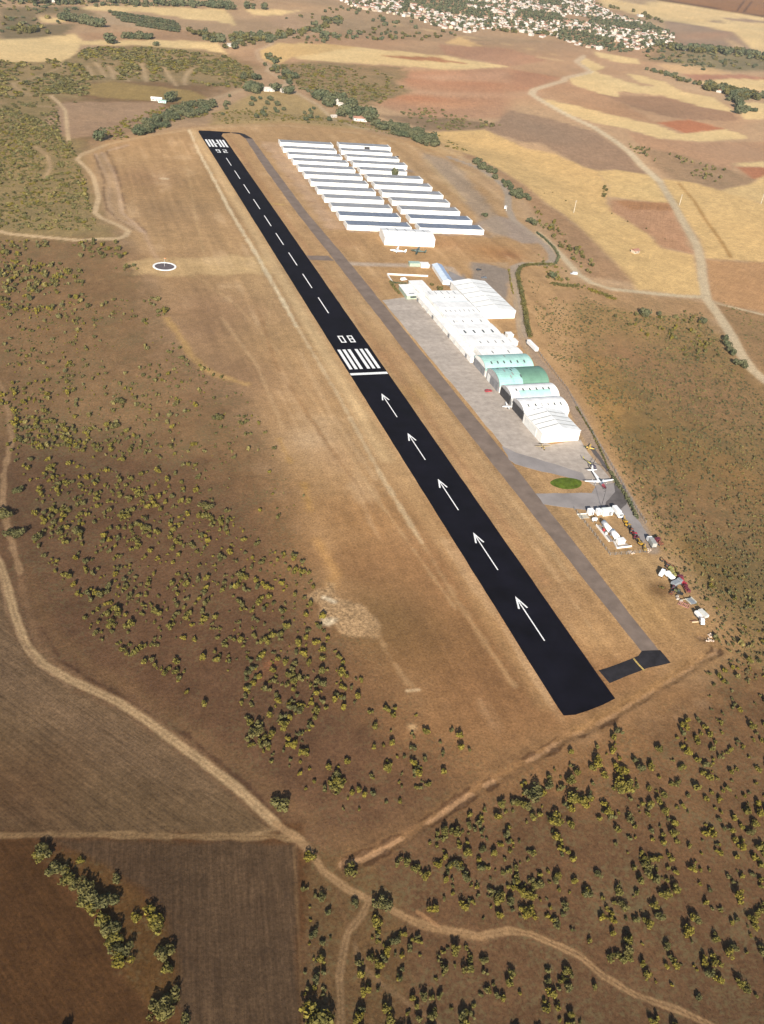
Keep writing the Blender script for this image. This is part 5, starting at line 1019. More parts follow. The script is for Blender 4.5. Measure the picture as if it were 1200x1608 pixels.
def wing_mb(half, c0, c1, t, sweep=0, dih=0, y0=0, x=0, z=0, sgn=1):
    b = MB(); q = lambda c, yy, xx, zz, th: [(xx + c / 2, yy, zz), (xx + c * .2, yy, zz + th), (xx - c / 2, yy, zz + th * .2), (xx - c / 2, yy, zz - th * .1), (xx + c * .1, yy, zz - th * .5)]
    A = q(c0, sgn * y0, x, z, t); B_ = q(c1, sgn * half, x - sweep, z + dih, t * .6); n = 5
    for k in range(n): j = (k + 1) % n; b.poly([A[k], A[j], B_[j], B_[k]] if sgn > 0 else [A[k], B_[k], B_[j], A[j]])
    b.poly(A); b.poly(B_); return b
def plane(px, py, hd, L, span, m_, label, high=True, nose=None, fr=None, biplane=False, tail_m=None, twin=False):
    x, y, z = W0(px, py); r = empty('parked_aircraft', (x, y, z + .03), hd, label, 'aircraft'); k = L / 8.0; fr = fr or .55 * k; zc = 1.15 * k ** .6
    b = MB(); b.loft([(-L * .5, zc + .25 * k, .05, .08), (-L * .3, zc + .12 * k, fr * .45, fr * .55), (-L * .05, zc, fr * .85, fr), (L * .15, zc + .05, fr, fr * 1.15), (L * .30, zc - .02, fr * .9, fr * .9)], 10); b.build('fuselage', m_, r, True)
    b = MB(); b.loft([(L * .301, zc - .02, fr * .88, fr * .88), (L * .42, zc - .05, fr * .72, fr * .7), (L * .5, zc - .08, fr * .2, fr * .2)], 10); b.build('nose', nose or m_, r, True)
    b = MB(); b.loft([(L * .02, zc + fr * .8, fr * .5, fr * .4), (L * .12, zc + fr * 1.0, fr * .7, fr * .5), (L * .22, zc + fr * .7, fr * .5, fr * .3)], 8); b.build('canopy', m_glass, r, True)
    zw = zc + fr * (1.0 if high else -.5); ch = min(L * .19, 2.3)
    for s in (-1, 1):
        wing_mb(span / 2, ch, ch * .42, .16 * k, L * .03, .02 * span, fr * .3, L * .08, zw, s).build('wing', m_, r)
        if biplane: wing_mb(span / 2 * .9, ch * .9, ch * .7, .12 * k, 0, 0, fr * .3, L * .06, zc - fr * .7, s).build('lower_wing', m_, r)
        wing_mb(span * .17, ch * .6, ch * .4, .08 * k, L * .01, 0, 0, -L * .44, zc + .28 * k, s).build('tailplane', tail_m or m_, r)
        if twin: b = MB(); b.loft([(-L * .02, zw - .2, .2, .2), (L * .1, zw - .15, .45, .45), (L * .19, zw - .15, .2, .2)], 8); o = b.build('engine', m_, r, True); o.location = (0, s * span * .19, 0)
    b = MB(); f = [(-L * .5, 0, zc + .25 * k), (-L * .36, 0, zc + .3 * k), (-L * .46, 0, zc + 1.35 * k), (-L * .52, 0, zc + 1.35 * k)]; b.extr([(a, -.06, c) for a, _, c in f], (0, .12, 0)); b.build('fin', tail_m or m_, r)
    b = MB(); b.box((L * .505, 0, zc - .08), (.06, .14, 1.7 * min(k, 1.4))); b.build('propeller', m_frame, r)
    for (wx, wy) in ((L * .05, fr * 1.6), (L * .05, -fr * 1.6), (L * .36, 0)):
        b = MB(); b.tube((wx, wy * .5, zc - fr * .6), (wx, wy, .3), .06, n=6); o = b.build('gear_leg', m_gutter, r); b = MB(); b.tube((wx, wy - .1, .3), (wx, wy + .1, .3), .3, n=10); b.build('tyre', m_tyre, o)
    return r
mw = paint('white', (.78, .78, .78))
plane(938.5, 757, PH((924, 740), (951, 774)), 19.5, 17.5, mw, 'white twin engined aircraft with dark red nose, parked by the green lawn', False, paint('dark_red', (.16, .03, .04)), 1.0, twin=True)
plane(797.5, 641, math.radians(170), 7.5, 9.5, mw, 'small white aircraft outside the white arched hangar doorway')
plane(852, 703.5, math.radians(265), 6.5, 10, paint('sand_yellow', (.42, .30, .12)), 'small sand yellow aircraft in front of the nearest gabled hangar', tail_m=mat('dark_tail', (.1, .08, .06)))
plane(625, 397, math.radians(155), 14, 17, mw, 'white aircraft parked in front of the wide seamed hangar'); plane(657, 397, math.radians(150), 13.5, 17, paint('dark_green', (.06, .085, .07)), 'dark green aircraft parked in front of the wide seamed hangar', biplane=True)
plane(926, 706, math.radians(140), 7, 8, paint('amber', (.50, .33, .08)), 'small yellow and dark green aircraft behind the nearest gabled hangar', tail_m=paint('dark_green', (.05, .07, .04)), nose=mat('green_nose', (.05, .07, .03)))
def helicopter(px, py, hd, label):
    x, y, z = W0(px, py); r = empty('parked_helicopter', (x, y, z + .03), hd, label, 'helicopter'); my = paint('olive_yellow', (.34, .30, .08)); md = paint('blue_black', (.035, .03, .05))
    b = MB(); b.loft([(-1.3, 1.7, .5, .6), (-.3, 1.6, 1.0, 1.1), (1.2, 1.5, 1.05, 1.15), (2.4, 1.3, .6, .7), (2.9, 1.2, .15, .2)], 10); b.build('body', md, r, True)
    b = MB(); b.tube((-1.2, 0, 1.9), (-7.5, 0, 2.4), .35, .12, 8); tb = b.build('tail_boom', my, r, True); b = MB(); b.extr([(-7.0, -.05, 2.3), (-7.9, -.05, 3.6), (-8.3, -.05, 3.6), (-7.8, -.05, 2.2)], (0, .1, 0)); b.build('fin', my, tb)
    b = MB(); b.box((-7.7, .16, 2.7), (.12, .04, 1.6)); b.build('tail_rotor', m_frame, tb)
    b = MB(); b.tube((-.1, 0, 2.6), (-.1, 0, 3.3), .14); b.tube((-.1, 0, 3.2), (-.1, 0, 3.4), .35); mh = b.build('rotor_mast', m_frame, r)
    for k in range(4): a = k * math.pi / 2 + .5; b = MB(); b.box((2.9 * math.cos(a) - .1, 2.9 * math.sin(a), 3.33), (5.4, .3, .05), rz=a); b.build('rotor_blade', m_frame, mh)
    for s in (-1, 1): b = MB(); b.tube((-1.4, s * 1.1, .12), (2.0, s * 1.1, .12), .07); b.tube((-.6, s * 1.1, .12), (-.6, s * .6, .9), .05); b.tube((1.2, s * 1.1, .12), (1.2, s * .6, .9), .05); b.build('skid', m_frame, r)
helicopter(930, 735, math.radians(-72), 'dark helicopter with yellow tail boom and long rotor blades on the apron')
car(767, 615, math.radians(8), paint('red', (.38, .035, .045)), 'red car alone on the pale apron', 4.8, 2.0, 1.4)
car(752, 424.5, math.radians(10), paint('black', (.02, .02, .025)), 'black car at the upper edge of the car park', 4.5); car(760, 437, math.radians(170), paint('grey', (.12, .13, .15)), 'dark grey car in the middle of the car park', 4.6)
car(634, 440, math.radians(20), mw, 'white van between clubhouse and boundary wall', 5.6, 2.1, 2.2, True, 'van'); car(624, 247, math.radians(10), paint('black', (.02, .02, .025)), 'small dark car between the right hand hangar rows', 4.2); car(793.5, 327, PH((794, 332), (796, 318)), mw, 'white van on the left verge of the service road', 6.0, 2.2, 2.4, True, 'van')
car(901, 431, math.radians(160), paint('silver', (.45, .47, .48)), 'silver van parked below the dirt road near the hedge loop', 6, 2.2, 2.3, True, 'van')
def truck(px, py, hd, L, mc, mb_, label, W=2.45, box_h=2.3, tank=False, flat=False, cat='truck', cab=True, load=None):
    x, y, z = W0(px, py); r = empty('parked_truck' if cab else 'trailer', (x, y, z + .02), hd, label, cat)
    b = MB(); b.box((0, 0, .85), (L, .9, .25)); b.build('chassis', m_frame, r); cl_ = 2.1 if cab else 0
    if cab:
        b = MB(); b.extr([(L / 2, -W / 2, .7), (L / 2, -W / 2, 1.9), (L / 2 - .35, -W / 2, 2.8), (L / 2 - 2.0, -W / 2, 2.8), (L / 2 - 2.0, -W / 2, .7)][::-1], (0, W, 0)); c = b.build('cab', mc, r)
        b = MB(); b.extr([(L / 2 + .02, -W / 2 + .15, 1.9), (L / 2 - .3, -W / 2 + .15, 2.7), (L / 2 - .36, -W / 2 + .15, 2.7), (L / 2 - .04, -W / 2 + .15, 1.9)], (0, W - .3, 0)); b.build('windscreen', m_glass, c)
    bl = L - cl_ - .3; bx = -cl_ / 2 - .1
    if tank: b = MB(); b.loft([(bx - bl / 2, 1.9, .5, .4), (bx - bl / 2 + .25, 1.9, W / 2, .95), (bx + bl / 2 - .25, 1.9, W / 2, .95), (bx + bl / 2, 1.9, .5, .4)], 14); b.build('tank', mb_, r, True); b = MB(); b.box((bx, 0, 2.88), (bl * .6, .5, .1)); b.build('walkway', m_gutter, r)
    elif flat:
        b = MB(); b.box((bx, 0, 1.1), (bl, W, .2)); b.build('flatbed', mb_, r)
        if load: b = MB(); [b.box((bx + (k - 1) * bl / 3.2, ((k * 5) % 3 - 1) * .3, 1.2 + .35 + .1 * k), (bl / 4, 1.4, .7 + .2 * k), rz=.3 * k) for k in range(3)]; b.build('load', load, r)
    else: b = MB(); b.box((bx, 0, .98 + box_h / 2), (bl, W, box_h)); b.build('cargo_box', mb_, r)
    wheels(r, [(q, s * (W / 2 - .2)) for q in ([L / 2 - 1.0] if cab else []) + [-L / 2 + .9, -L / 2 + 2.1] for s in (-1, 1)], .5, .35); return r
truck(835.5, 547, PH((830, 541), (842, 553)), 14.5, mw, mw, 'long white trailer parked beside the service road fence', cat='trailer', cab=False, box_h=2.6)
# fuel yard
md90 = PH((970, 850), (948, 823))
truck(968.5, 808, PH((964, 803), (975, 816)), 8.2, mw, mw, 'white box truck right of the big white container in the fuel yard')
cb = lambda nm, px, py, d, m_, lab, hd=0.0: (lambda r: (MB().box((0, 0, d[2] / 2), d).build('body', m_, r), MB().box((0, 0, d[2] + .06), (d[0] + .1, d[1] + .1, .12)).build('lid', m_, r), MB().box((d[0] * .2, -d[1] / 2 - .03, d[2] * .45), (d[0] * .3, .06, d[2] * .8)).build('door', m_grey, r)))(empty(nm, W0(px, py), hd, lab, 'container'))
cb('container', 926.5, 807, (2.8, 2.6, 2.8), mw, 'small white cabin, leftmost at the top of the fuel yard'); cb('container', 939, 807, (2.3, 2.6, 2.8), mw, 'narrow white cabin between the left cabin and the big container'); cb('container', 952, 807.5, (5.8, 3.2, 3.2), mat('pale_sheet', (.66, .70, .68), .6), 'biggest pale container at the top of the fuel yard')
def tank(px, py, hd, L, r_, label):
    r = empty('fuel_tank', W0(px, py), hd, label, 'tank'); b = MB(); b.loft([(-L / 2, r_ + .5, r_ * .4, r_ * .4), (-L / 2 + .3, r_ + .5, r_, r_), (L / 2 - .3, r_ + .5, r_, r_), (L / 2, r_ + .5, r_ * .4, r_ * .4)], 16); b.build('vessel', mw, r, True)
    for k in (-.3, .3): b = MB(); b.box((k * L, 0, .35), (.4, r_ * 1.6, .7)); b.build('saddle', m_gutter, r)
    b = MB(); b.tube((L * .2, 0, 2 * r_ + .4), (L * .2, 0, 2 * r_ + .9), .35); b.build('hatch', m_gutter, r); return r
tank(952, 831, md90, 8.4, 1.35, 'long white cylindrical fuel tank, upper one in the fuel yard'); tank(964, 844, md90, 6.4, 1.5, 'shorter white fuel tank just above the walled white slab'); tank(933, 818.5, 0, 3.0, .9, 'small white drum tank at the left of the fuel yard')
r = empty('retaining_wall', W0(946, 838), md90, 'long white low wall along the left side of the fuel tanks', 'wall'); MB().box((0, 0, .5), (14.5, .35, 1.0)).build('wall', m_wall, r); MB().box((0, -1.3, .12), (14.5, 2.3, .24)).build('kerb_slab', m_apron2, r); MB().box((2, -1.6, .8), (1.2, .8, 1.4)).build('pump', paint('red', (.38, .04, .05)), r); MB().box((-1, -1.5, .7), (1.0, .8, 1.2)).build('pump', mw, r)
r = empty('pump_slab', W0(976, 855), 0, 'white walled concrete slab with a low building at the near end of the fuel yard', 'building'); MB().prism([(-4.2, -2.6), (4.0, -2.6), (1.8, 2.8), (-3.0, 2.8)], 0, .25).build('slab', m_apron, r); MB().box((-.1, -2.75, .45), (8.6, .3, .9)).build('parapet', m_wall, r); MB().box((-3.7, .2, .45), (.3, 5.2, .9), rz=-.2).build('parapet', m_wall, r); MB().box((-.2, 1.2, 1.2), (4.0, 2.6, 2.2)).build('hut', m_wall, r); MB().box((-.2, 1.2, 2.4), (4.4, 3.0, .2)).build('hut_roof', m_roofw, r)
r = empty('concrete_pad', W0(916, 811), -.05, 'pale square concrete pad left of the white cabins', 'slab'); MB().box((0, 0, .12), (5.4, 3.6, .24)).build('pad', mat('pale_concrete', (.42, .38, .30), .9), r); MB().box((0, 1.9, .3), (5.4, .15, .6)).build('kerb', m_wall, r)
r = empty('crane_mast', W0(944, 797), 0, 'thin dark lattice mast with guys beside the big container', 'mast'); MB().tube((0, 0, 0), (0, 0, 11), .16, .08).build('pole', m_frame, r); MB().tube((0, 0, 10.4), (-1.5, -.6, 10.8), .08).build('arm', m_frame, r)
def excavator(px, py, hd, m_, label, s=1.0):
    r = empty('digger', W0(px, py), hd, label, 'digger'); r.scale = (s, s, s)
    for q in (-1, 1): b = MB(); b.extr([(-1.7, q * 1.0 - .25, .1), (1.7, q * 1.0 - .25, .1), (2.0, q * 1.0 - .25, .45), (1.7, q * 1.0 - .25, .8), (-1.7, q * 1.0 - .25, .8), (-2.0, q * 1.0 - .25, .45)], (0, .5, 0)); b.build('track', m_tyre, r)
    b = MB(); b.box((-.4, 0, 1.35), (3.2, 2.3, .9)); b.box((-1.5, 0, 1.6), (1.0, 2.2, 1.2)); b.build('body', m_, r); b = MB(); b.box((.5, .6, 2.1), (1.3, 1.0, 1.4)); c = b.build('cab', m_glass, r); b = MB(); b.box((.5, .6, 2.85), (1.4, 1.1, .1)); b.build('cab_roof', m_, c)
    b = MB(); b.tube((1.0, -.4, 1.6), (3.0, -.4, 3.4), .28, .22, 6); b.tube((3.0, -.4, 3.4), (5.0, -.4, 2.2), .22, .16, 6); bm = b.build('boom', m_, r); b = MB(); b.extr([(4.9, -.8, 2.3), (5.4, -.8, 1.6), (4.9, -.8, .9), (4.4, -.8, 1.3)], (0, .8, 0)); b.build('bucket', m_frame, bm); return r
def tractor(px, py, hd, m_, label, s=1.0):
    r = empty('tractor', W0(px, py), hd, label, 'tractor'); r.scale = (s, s, s); b = MB(); b.box((1.0, 0, 1.2), (1.9, .9, .9)); b.box((-.4, 0, 1.0), (1.2, 1.2, .7)); b.build('body', m_, r); b = MB(); b.box((-.5, 0, 1.9), (1.2, 1.2, 1.0)); c = b.build('cab', m_glass, r); b = MB(); b.box((-.5, 0, 2.45), (1.4, 1.4, .12)); b.build('cab_roof', m_, c)
    for (wx, wy, wr) in ((-.8, .9, .8), (-.8, -.9, .8), (1.5, .75, .45), (1.5, -.75, .45)): b = MB(); b.tube((wx, wy - .2, wr), (wx, wy + .2, wr), wr, n=12); b.build('wheel', m_tyre, r)
    b = MB(); b.box((-2.4, 0, .5), (1.6, 2.4, .25)); b.tube((-2.2, -1, .4), (-2.2, 1, .4), .3); b.build('implement', m_frame, r); return r
my = paint('machine_yellow', (.42, .25, .03)); mr_ = paint('machine_red', (.34, .03, .045)); mdk = paint('wine', (.12, .025, .035)); mrust = mat('rust', (.20, .08, .045), .9, .3, 1.2)
dl = PH((1012, 862), (978, 815))
excavator(981, 820, dl, my, 'yellow digger next to the white box truck', .75); tractor(986, 828, dl + .5, my, 'yellow tractor second in the machinery line', .9); tractor(991, 835, dl - .3, mrust, 'rusty tractor third in the machinery line', .9); tractor(996, 842, dl, mr_, 'bright red tractor in the middle of the machinery line', 1.0); tractor(999.5, 848, dl + .6, mdk, 'wine red tractor below the bright red one', .9)
excavator(1005, 855, dl + .3, my, 'yellow digger below the wine red tractor', .7); excavator(1012, 864, dl - .2, my, 'yellow digger nearest the fence corner', .7)
truck(1022, 855, PH((1028, 862), (1016, 844)), 7.5, mw, mat('grey_sheet', (.30, .30, .28), .8), 'white cab lorry with grey body at the end of the service road'); truck(1034, 854, PH((1040, 860), (1028, 850)), 5, mdk, mrust, 'dark red rusty lorry beside the grey bodied lorry', flat=True, load=mrust)
# scrap yard
J = lambda a, b: (1020 + a / 12, 880 + b / 12)
truck(*J(222, 285), PH(J(195, 320), J(250, 240)), 4.6, mw, mw, 'short white van body at the left end of the scrap yard', W=1.9, box_h=1.5); truck(*J(370, 335), PH(J(420, 380), J(310, 280)), 5.4, mw, mw, 'white box lorry behind the short white van body', W=1.9, box_h=1.5)
truck(*J(420, 250), PH(J(470, 370), J(370, 170)), 8.5, mrust, mat('khaki', (.26, .24, .08), .8), 'long khaki trailer at the top of the scrap yard', flat=True, cab=False, cat='trailer', load=mat('khaki', (.26, .24, .08), .8)); excavator(*J(360, 140), 2.0, mrust, 'rusty red crane at the top of the scrap yard', .9)
truck(*J(600, 420), PH(J(680, 520), J(540, 340)), 6.5, mdk, mdk, 'dark red lorry on the right side of the scrap yard', flat=True, load=mr_); truck(*J(690, 570), PH(J(720, 640), J(640, 490)), 5.5, mdk, mrust, 'dark red flat lorry below the other dark red lorry', flat=True, cab=False, load=mdk, cat='trailer')
truck(*J(500, 460), .3, 6.2, mat('steel_grey', (.22, .24, .26), .7), mat('steel_grey', (.22, .24, .26), .7), 'grey steel lorry in the middle of the scrap yard', box_h=1.4); tractor(*J(440, 530), 1.0, mdk, 'maroon tractor left below the grey lorry', .8); tractor(*J(520, 610), 2.3, mat('old_green', (.10, .11, .05), .8), 'old green tractor in the middle of the scrap yard', .9)
excavator(*J(410, 640), .4, mrust, 'small rusty digger on the left side of the scrap yard', .5)
r = empty('trailer', W0(*J(770, 790)), .15, 'grey square flat trailer with pale railings at the lower scrap yard', 'trailer'); MB().box((0, 0, .8), (3.6, 4.0, .25)).build('deck', mat('steel_grey', (.22, .24, .26), .7), r)
for s in (-1, 1): MB().box((s * 1.8, 0, 1.2), (.12, 4.0, .5)).build('side_rail', mat('pale_rail', (.45, .42, .34), .8), r)
MB().box((-2.6, 1.95, .9), (5.2, .14, .2)).build('drawbar', mat('pale_rail', (.45, .42, .34), .8), r); wheels(r, [(1, 1.7), (1, -1.7)], .4, .3)
for k, (a, b_, d, rz_) in enumerate([(520, 690, (1.5, .8, .7), .3), (530, 735, (1.3, .8, .8), -.4), (590, 775, (1.4, .9, .8), .1)]):
    r = empty('scrap_crate', W0(*J(a, b_)), rz_, ['pale crate, upper of three pale crates in the scrap yard', 'pale crate, middle of three pale crates in the scrap yard', 'pale crate, lowest of three pale crates in the scrap yard'][k], 'crate'); MB().box((0, 0, d[2] / 2), d).build('box', mat('pale_scrap', (.50, .44, .38), .8), r); MB().box((0, 0, d[2] + .05), (d[0] + .1, d[1] + .1, .1)).build('lid', m_apron, r)
r = empty('bent_metal', W0(*J(640, 850)), -.9, 'pinkish red bent metal frame at the lower left of the scrap yard', 'scrap'); b = MB()
for k in range(7): b.tube((-2.4 + .8 * k, -1, .3), (-2.2 + .8 * k, 1, .5 + .4 * (k % 3)), .09)
b.tube((-2.6, -1, .3), (2.6, -1, .5), .12); b.tube((-2.6, 1, .6), (2.6, 1, .9), .12); b.build('bars', paint('dusty_pink', (.34, .15, .15), .8), r)
truck(*J(905, 1070), PH(J(870, 1020), J(960, 1120)), 4.4, mw, mw, 'white wreck, left of the pair below the scrap yard', W=1.6, box_h=1.2, cab=False, cat='trailer'); truck(*J(1000, 1050), PH(J(930, 1000), J(1060, 1120)), 5.4, mw, mat('dusty_white', (.55, .54, .50), .8), 'larger dusty white wreck, right of the pair below the scrap yard', W=2.2, box_h=1.3, cab=False, cat='trailer'); truck(*J(975, 1200), 1.2, 3.2, mw, mw, 'short white cab standing alone below the white wrecks', W=1.7, box_h=1.0)
r = empty('beam', W0(*J(860, 1165)), -.1, 'pale long beam lying left of the short white cab', 'beam'); MB().box((0, 0, .25), (3.2, .5, .5)).build('beam', mat('pale_wood', (.50, .40, .26), .9), r); MB().box((-.4, .9, .2), (3.6, .25, .3), rz=.1).build('beam', mrust, r)
for (a, b_, lab) in [(1117.5, 998, 'pinkish rubble heap at the corner of the perimeter ditch'), (1018, 864, 'small white rubble heap beside the lowest digger'), (992, 868, 'small pale rubble heap outside the fuel yard fence'), (1115, 1006, 'pale rubble heap above the ditch corner')]:
    r = random.Random(int(a)); b = MB()
    for k in range(16): q = r.uniform(.3, .8); b.box((r.gauss(0, .9), r.gauss(0, .7), q * .3), (q, q * .8, q * .7), rz=r.uniform(0, 3), ry=r.uniform(-.4, .4))
    o = b.build('rubble', mat('pale_rubble', (.48, .38, .30), .95, .2, 2)); o.location = W0(a, b_); tag(o, lab, 'rubble')
def pole(px, py, h, label, m_=None):
    r = empty('power_pole', W0(px, py), .4, label, 'pole'); MB().tube((0, 0, 0), (0, 0, h), .26, .15, 8).build('mast', m_ or mat('pale_mast', (.55, .52, .44), .8), r); MB().box((0, 0, h - .8), (3.2, .25, .25)).build('crossarm', m_gutter, r)
pole(901, 334, 13, 'pale pole in the wheat field left of the branch road'); pole(1067, 322, 12, 'pale pole on the right side of the pale road'); pole(1195, 320, 12, 'pale pole at the right edge of the wheat field'); pole(795, 331, 5, 'short pale post beside the white van on the verge')

# ------------------------------------------------------------------ houses
m_hw = mat('house_white', (.46, .43, .39), .8, .08, .1); m_hc = mat('house_cream', (.44, .36, .27), .8, .1, .1); m_rt = mat('roof_tile', (.30, .155, .105), .85, .25, .15); m_rg = mat('roof_pale', (.50, .44, .38), .85, .2, .15); m_rd = mat('roof_dark', (.20, .15, .13), .85, .2, .15)
def house_mb(L, W, h, rise):
    b = MB(); b.box((0, 0, h / 2), (L, W, h), mi=0)
    for s in (-1, 1): b.extr([(-L / 2 - .4, s * (W / 2 + .4), h - .05), (L / 2 + .4, s * (W / 2 + .4), h - .05), (L / 2 + .4, 0, h + rise), (-L / 2 - .4, 0, h + rise)], (0, 0, .2), mi=1); b.poly([(s * L / 2, -W / 2, h), (s * L / 2, W / 2, h), (s * L / 2, 0, h + rise - .1)], mi=0)
    for k in range(3): b.box((-L / 3 + k * L / 3, -W / 2 - .03, h * .55), (1.2, .1, 1.4), mi=2)
    return b
def flat_mb(L, W, h, *_):
    b = MB(); b.box((0, 0, h / 2), (L, W, h), mi=0); b.box((0, 0, h + .15), (L + .3, W + .3, .3), mi=1); b.box((L * .2, 0, h + 1), (L * .35, W * .6, 1.8), mi=0)
    for k in range(3): b.box((-L / 3 + k * L / 3, -W / 2 - .03, h * .55), (1.2, .1, 1.4), mi=2)
    return b
HM = []
for k, (fn, L_, W_, h_, rs, mwl, mrf, nm) in enumerate([(house_mb, 14, 9, 5.5, 2, m_hw, m_rt, 'white house with red tiled roof'), (house_mb, 11, 9, 3.6, 1.8, m_hw, m_rt, 'low white house with red roof'), (flat_mb, 14, 11, 6, 0, m_hw, m_hw, 'white flat roofed house'), (house_mb, 16, 10, 6, 2, m_hc, m_rt, 'cream house with red tiled roof'), (house_mb, 13, 9, 5, 1.8, m_hw, m_rg, 'white house with pale roof'), (flat_mb, 12, 9, 3.6, 0, m_hw, m_rg, 'low white flat house'), (house_mb, 12, 9, 5.5, 2.2, m_hc, m_rd, 'cream house with brown roof')]):
    HM.append((fn(L_, W_, h_, rs).mesh('house', [mwl, mrf, m_glass]), nm))
TOWN = [(505,-30),(530,-2),(545,10),(600,20),(625,25),(660,34),(700,48),(735,52),(760,46),(800,48),(850,60),(880,60),(905,73),(950,80),(990,85),(1012,78),(1045,72),(1062,62),(1050,50),(1010,36),(980,28),(960,20),(935,8),(925,-30)]
tw = PW(TOWN); xs = [p[0] for p in tw]; ys = [p[1] for p in tw]; r = np.random.default_rng(77)
ax_ = math.atan2(tw[9][1] - tw[20][1], tw[9][0] - tw[20][0]); cxt, cyt = (min(xs) + max(xs)) / 2, (min(ys) + max(ys)) / 2
gx, gy = np.meshgrid(np.arange(-2400, 2400, 18.0), np.arange(-2400, 2400, 24.0)); gx = gx + r.uniform(-5, 5, gx.shape) + 40 * np.sin(gy / 300); gy = gy + r.uniform(-6, 6, gy.shape)
hX = (cxt + gx * math.cos(ax_) - gy * math.sin(ax_)).ravel(); hY = (cyt + gx * math.sin(ax_) + gy * math.cos(ax_)).ravel(); k = inside(tw, hX, hY); hX, hY = hX[k], hY[k]
park = fbm(hX, hY, 260, 2, 60); gaps = [PW(g_) for g_ in [[(810,14),(880,22),(895,34),(850,34),(806,26)], [(880,46),(950,58),(1000,82),(960,80),(900,66),(870,54)], [(632,4),(650,4),(646,20),(628,20)]]]
ing = np.zeros(hX.shape, bool)
for g_ in gaps: ing |= inside(g_, hX, hY)
bare = inside(PW([(890,22),(930,30),(915,36),(885,32)]), hX, hY)
ish = (~ing) & (park < .61) & ~bare & (r.random(hX.size) < .88); hx2, hy2 = hX[ish], hY[ish]; hz2 = height(hx2, hy2)
tX = np.concatenate([hX[~ish & ~bare], hx2[::3] + 11, hx2[1::4] - 10]); tY = np.concatenate([hY[~ish & ~bare], hy2[::3] + 11, hy2[1::4] + 12])
pxh, pyh, dh = to_px(hx2, hy2, hz2); vis = (pxh > -5) & (pxh < 1205) & (pyh > -3); od = np.argsort(np.where(vis, dh, 1e9))
lim = 300; V_, F_, M_ = [], [], []; MATH = [m_hw, m_hc, m_rt, m_rg, m_rd, m_glass]
for n_, i in enumerate(od):
    t = r.choice(7, p=[.18, .17, .14, .14, .15, .12, .10]); me, nm = HM[t]; rz = ax_ + r.choice([0, 1.5708, .25, -.3]) + r.uniform(-.1, .1); sc_ = r.uniform(.6, 1.02); sp_ = (hx2[i], hy2[i], hz2[i] - .2)
    if n_ < lim:
        o = bpy.data.objects.new('house', me); C.objects.link(o); o.location = sp_; o.rotation_euler = (0, 0, rz); o.scale = (sc_, sc_, sc_ * .95); side = 'nearer edge of the far town' if n_ < 150 else 'middle of the far town'
        tag(o, '%s at the %s' % (nm, side) if n_ < 150 else '%s in the %s' % (nm, side), 'house', nm + ('s at the town edge' if n_ < 150 else 's in the town middle'))
    elif vis[i]:
        ca, sa = math.cos(rz), math.sin(rz); b0 = len(V_); slots_ = [MATH.index(q) for q in me.materials]
        for v in me.vertices: V_.append((sp_[0] + sc_ * (v.co.x * ca - v.co.y * sa), sp_[1] + sc_ * (v.co.x * sa + v.co.y * ca), sp_[2] + sc_ * v.co.z))
        for pl in me.polygons: F_.append(tuple(b0 + q for q in pl.vertices)); M_.append(slots_[pl.material_index])
me = bpy.data.meshes.new('town_houses'); me.from_pydata(V_, [], F_); [me.materials.append(q) for q in MATH]; me.polygons.foreach_set('material_index', M_); o = bpy.data.objects.new('town_houses', me); C.objects.link(o); tag(o, 'mass of small pale and red roofed houses in the rear of the far town', 'houses', None, 'stuff')
L_ = []
for i, (x, y) in enumerate(zip(tX, tY)):
    V = LOD['dark'][0][i % 6]; q = r.uniform(3.5, 7); a = i * 1.7; ca, sa = math.cos(a), math.sin(a); W_ = np.empty_like(V); W_[..., 0] = (V[..., 0] * ca - V[..., 1] * sa) * q + x; W_[..., 1] = (V[..., 0] * sa + V[..., 1] * ca) * q + y; W_[..., 2] = V[..., 2] * q * .95 + float(height(x, y)) - .2; L_.append(W_)
o = bpy.data.objects.new('town_trees', quads_mesh('town_trees', np.concatenate(L_), F_dark)); C.objects.link(o); tag(o, 'dark green garden and park trees massed between the far town houses', 'trees', None, 'stuff')
def house(px, py, L, W, h, rise, label, hd=0.0, wm=None, rm=None, flat=False):
    root = empty('cottage', W0(px, py), hd, label, 'house'); wm = wm or m_hw; rm = rm or m_rt
    MB().box((0, 0, h / 2), (L, W, h)).build('wall', wm, root)
    if flat: MB().box((0, 0, h + .12), (L + .6, W + .6, .24)).build('roof', rm, root)
    else:
        b = MB()
        for s in (-1, 1): b.extr([(-L / 2 - .4, s * (W / 2 + .5), h - .1), (L / 2 + .4, s * (W / 2 + .5), h - .1), (L / 2 + .4, 0, h + rise), (-L / 2 - .4, 0, h + rise)], (0, 0, .18)); b.poly([(s * L / 2, -W / 2, h), (s * L / 2, W / 2, h), (s * L / 2, 0, h + rise)])
        b.build('roof', rm, root)
    MB().box((0, -W / 2 - .04, 1.05), (1.1, .08, 2.1)).build('door', m_grey, root)
    for k in (-.3, .3): MB().box((k * L, -W / 2 - .04, h * .55), (1.3, .08, 1.1)).build('window', m_glass, root)
    return root
house(246, 158, 14, 7, 3.2, 1.2, 'small white farm shed on the far hillside', -.2, rm=m_roofw); house(255, 161, 10, 6, 2.6, .6, 'pale teal low shed beside the white farm shed', -.2, mat('teal_sheet', (.40, .58, .52), .6), mat('teal_sheet', (.40, .58, .52), .6), True)
house(422, 143, 16, 8, 4, 1.5, 'white cottage left of the far track junction', .1, rm=m_rg); house(432, 141.5, 8, 6, 3, 1, 'small green roofed hut beside the left cottage', .1, rm=mat('green_sheet2', (.35, .50, .32), .6)); house(448, 145, 14, 7, 4, 1.5, 'white cottage right of the far track junction', .3, rm=m_rg)
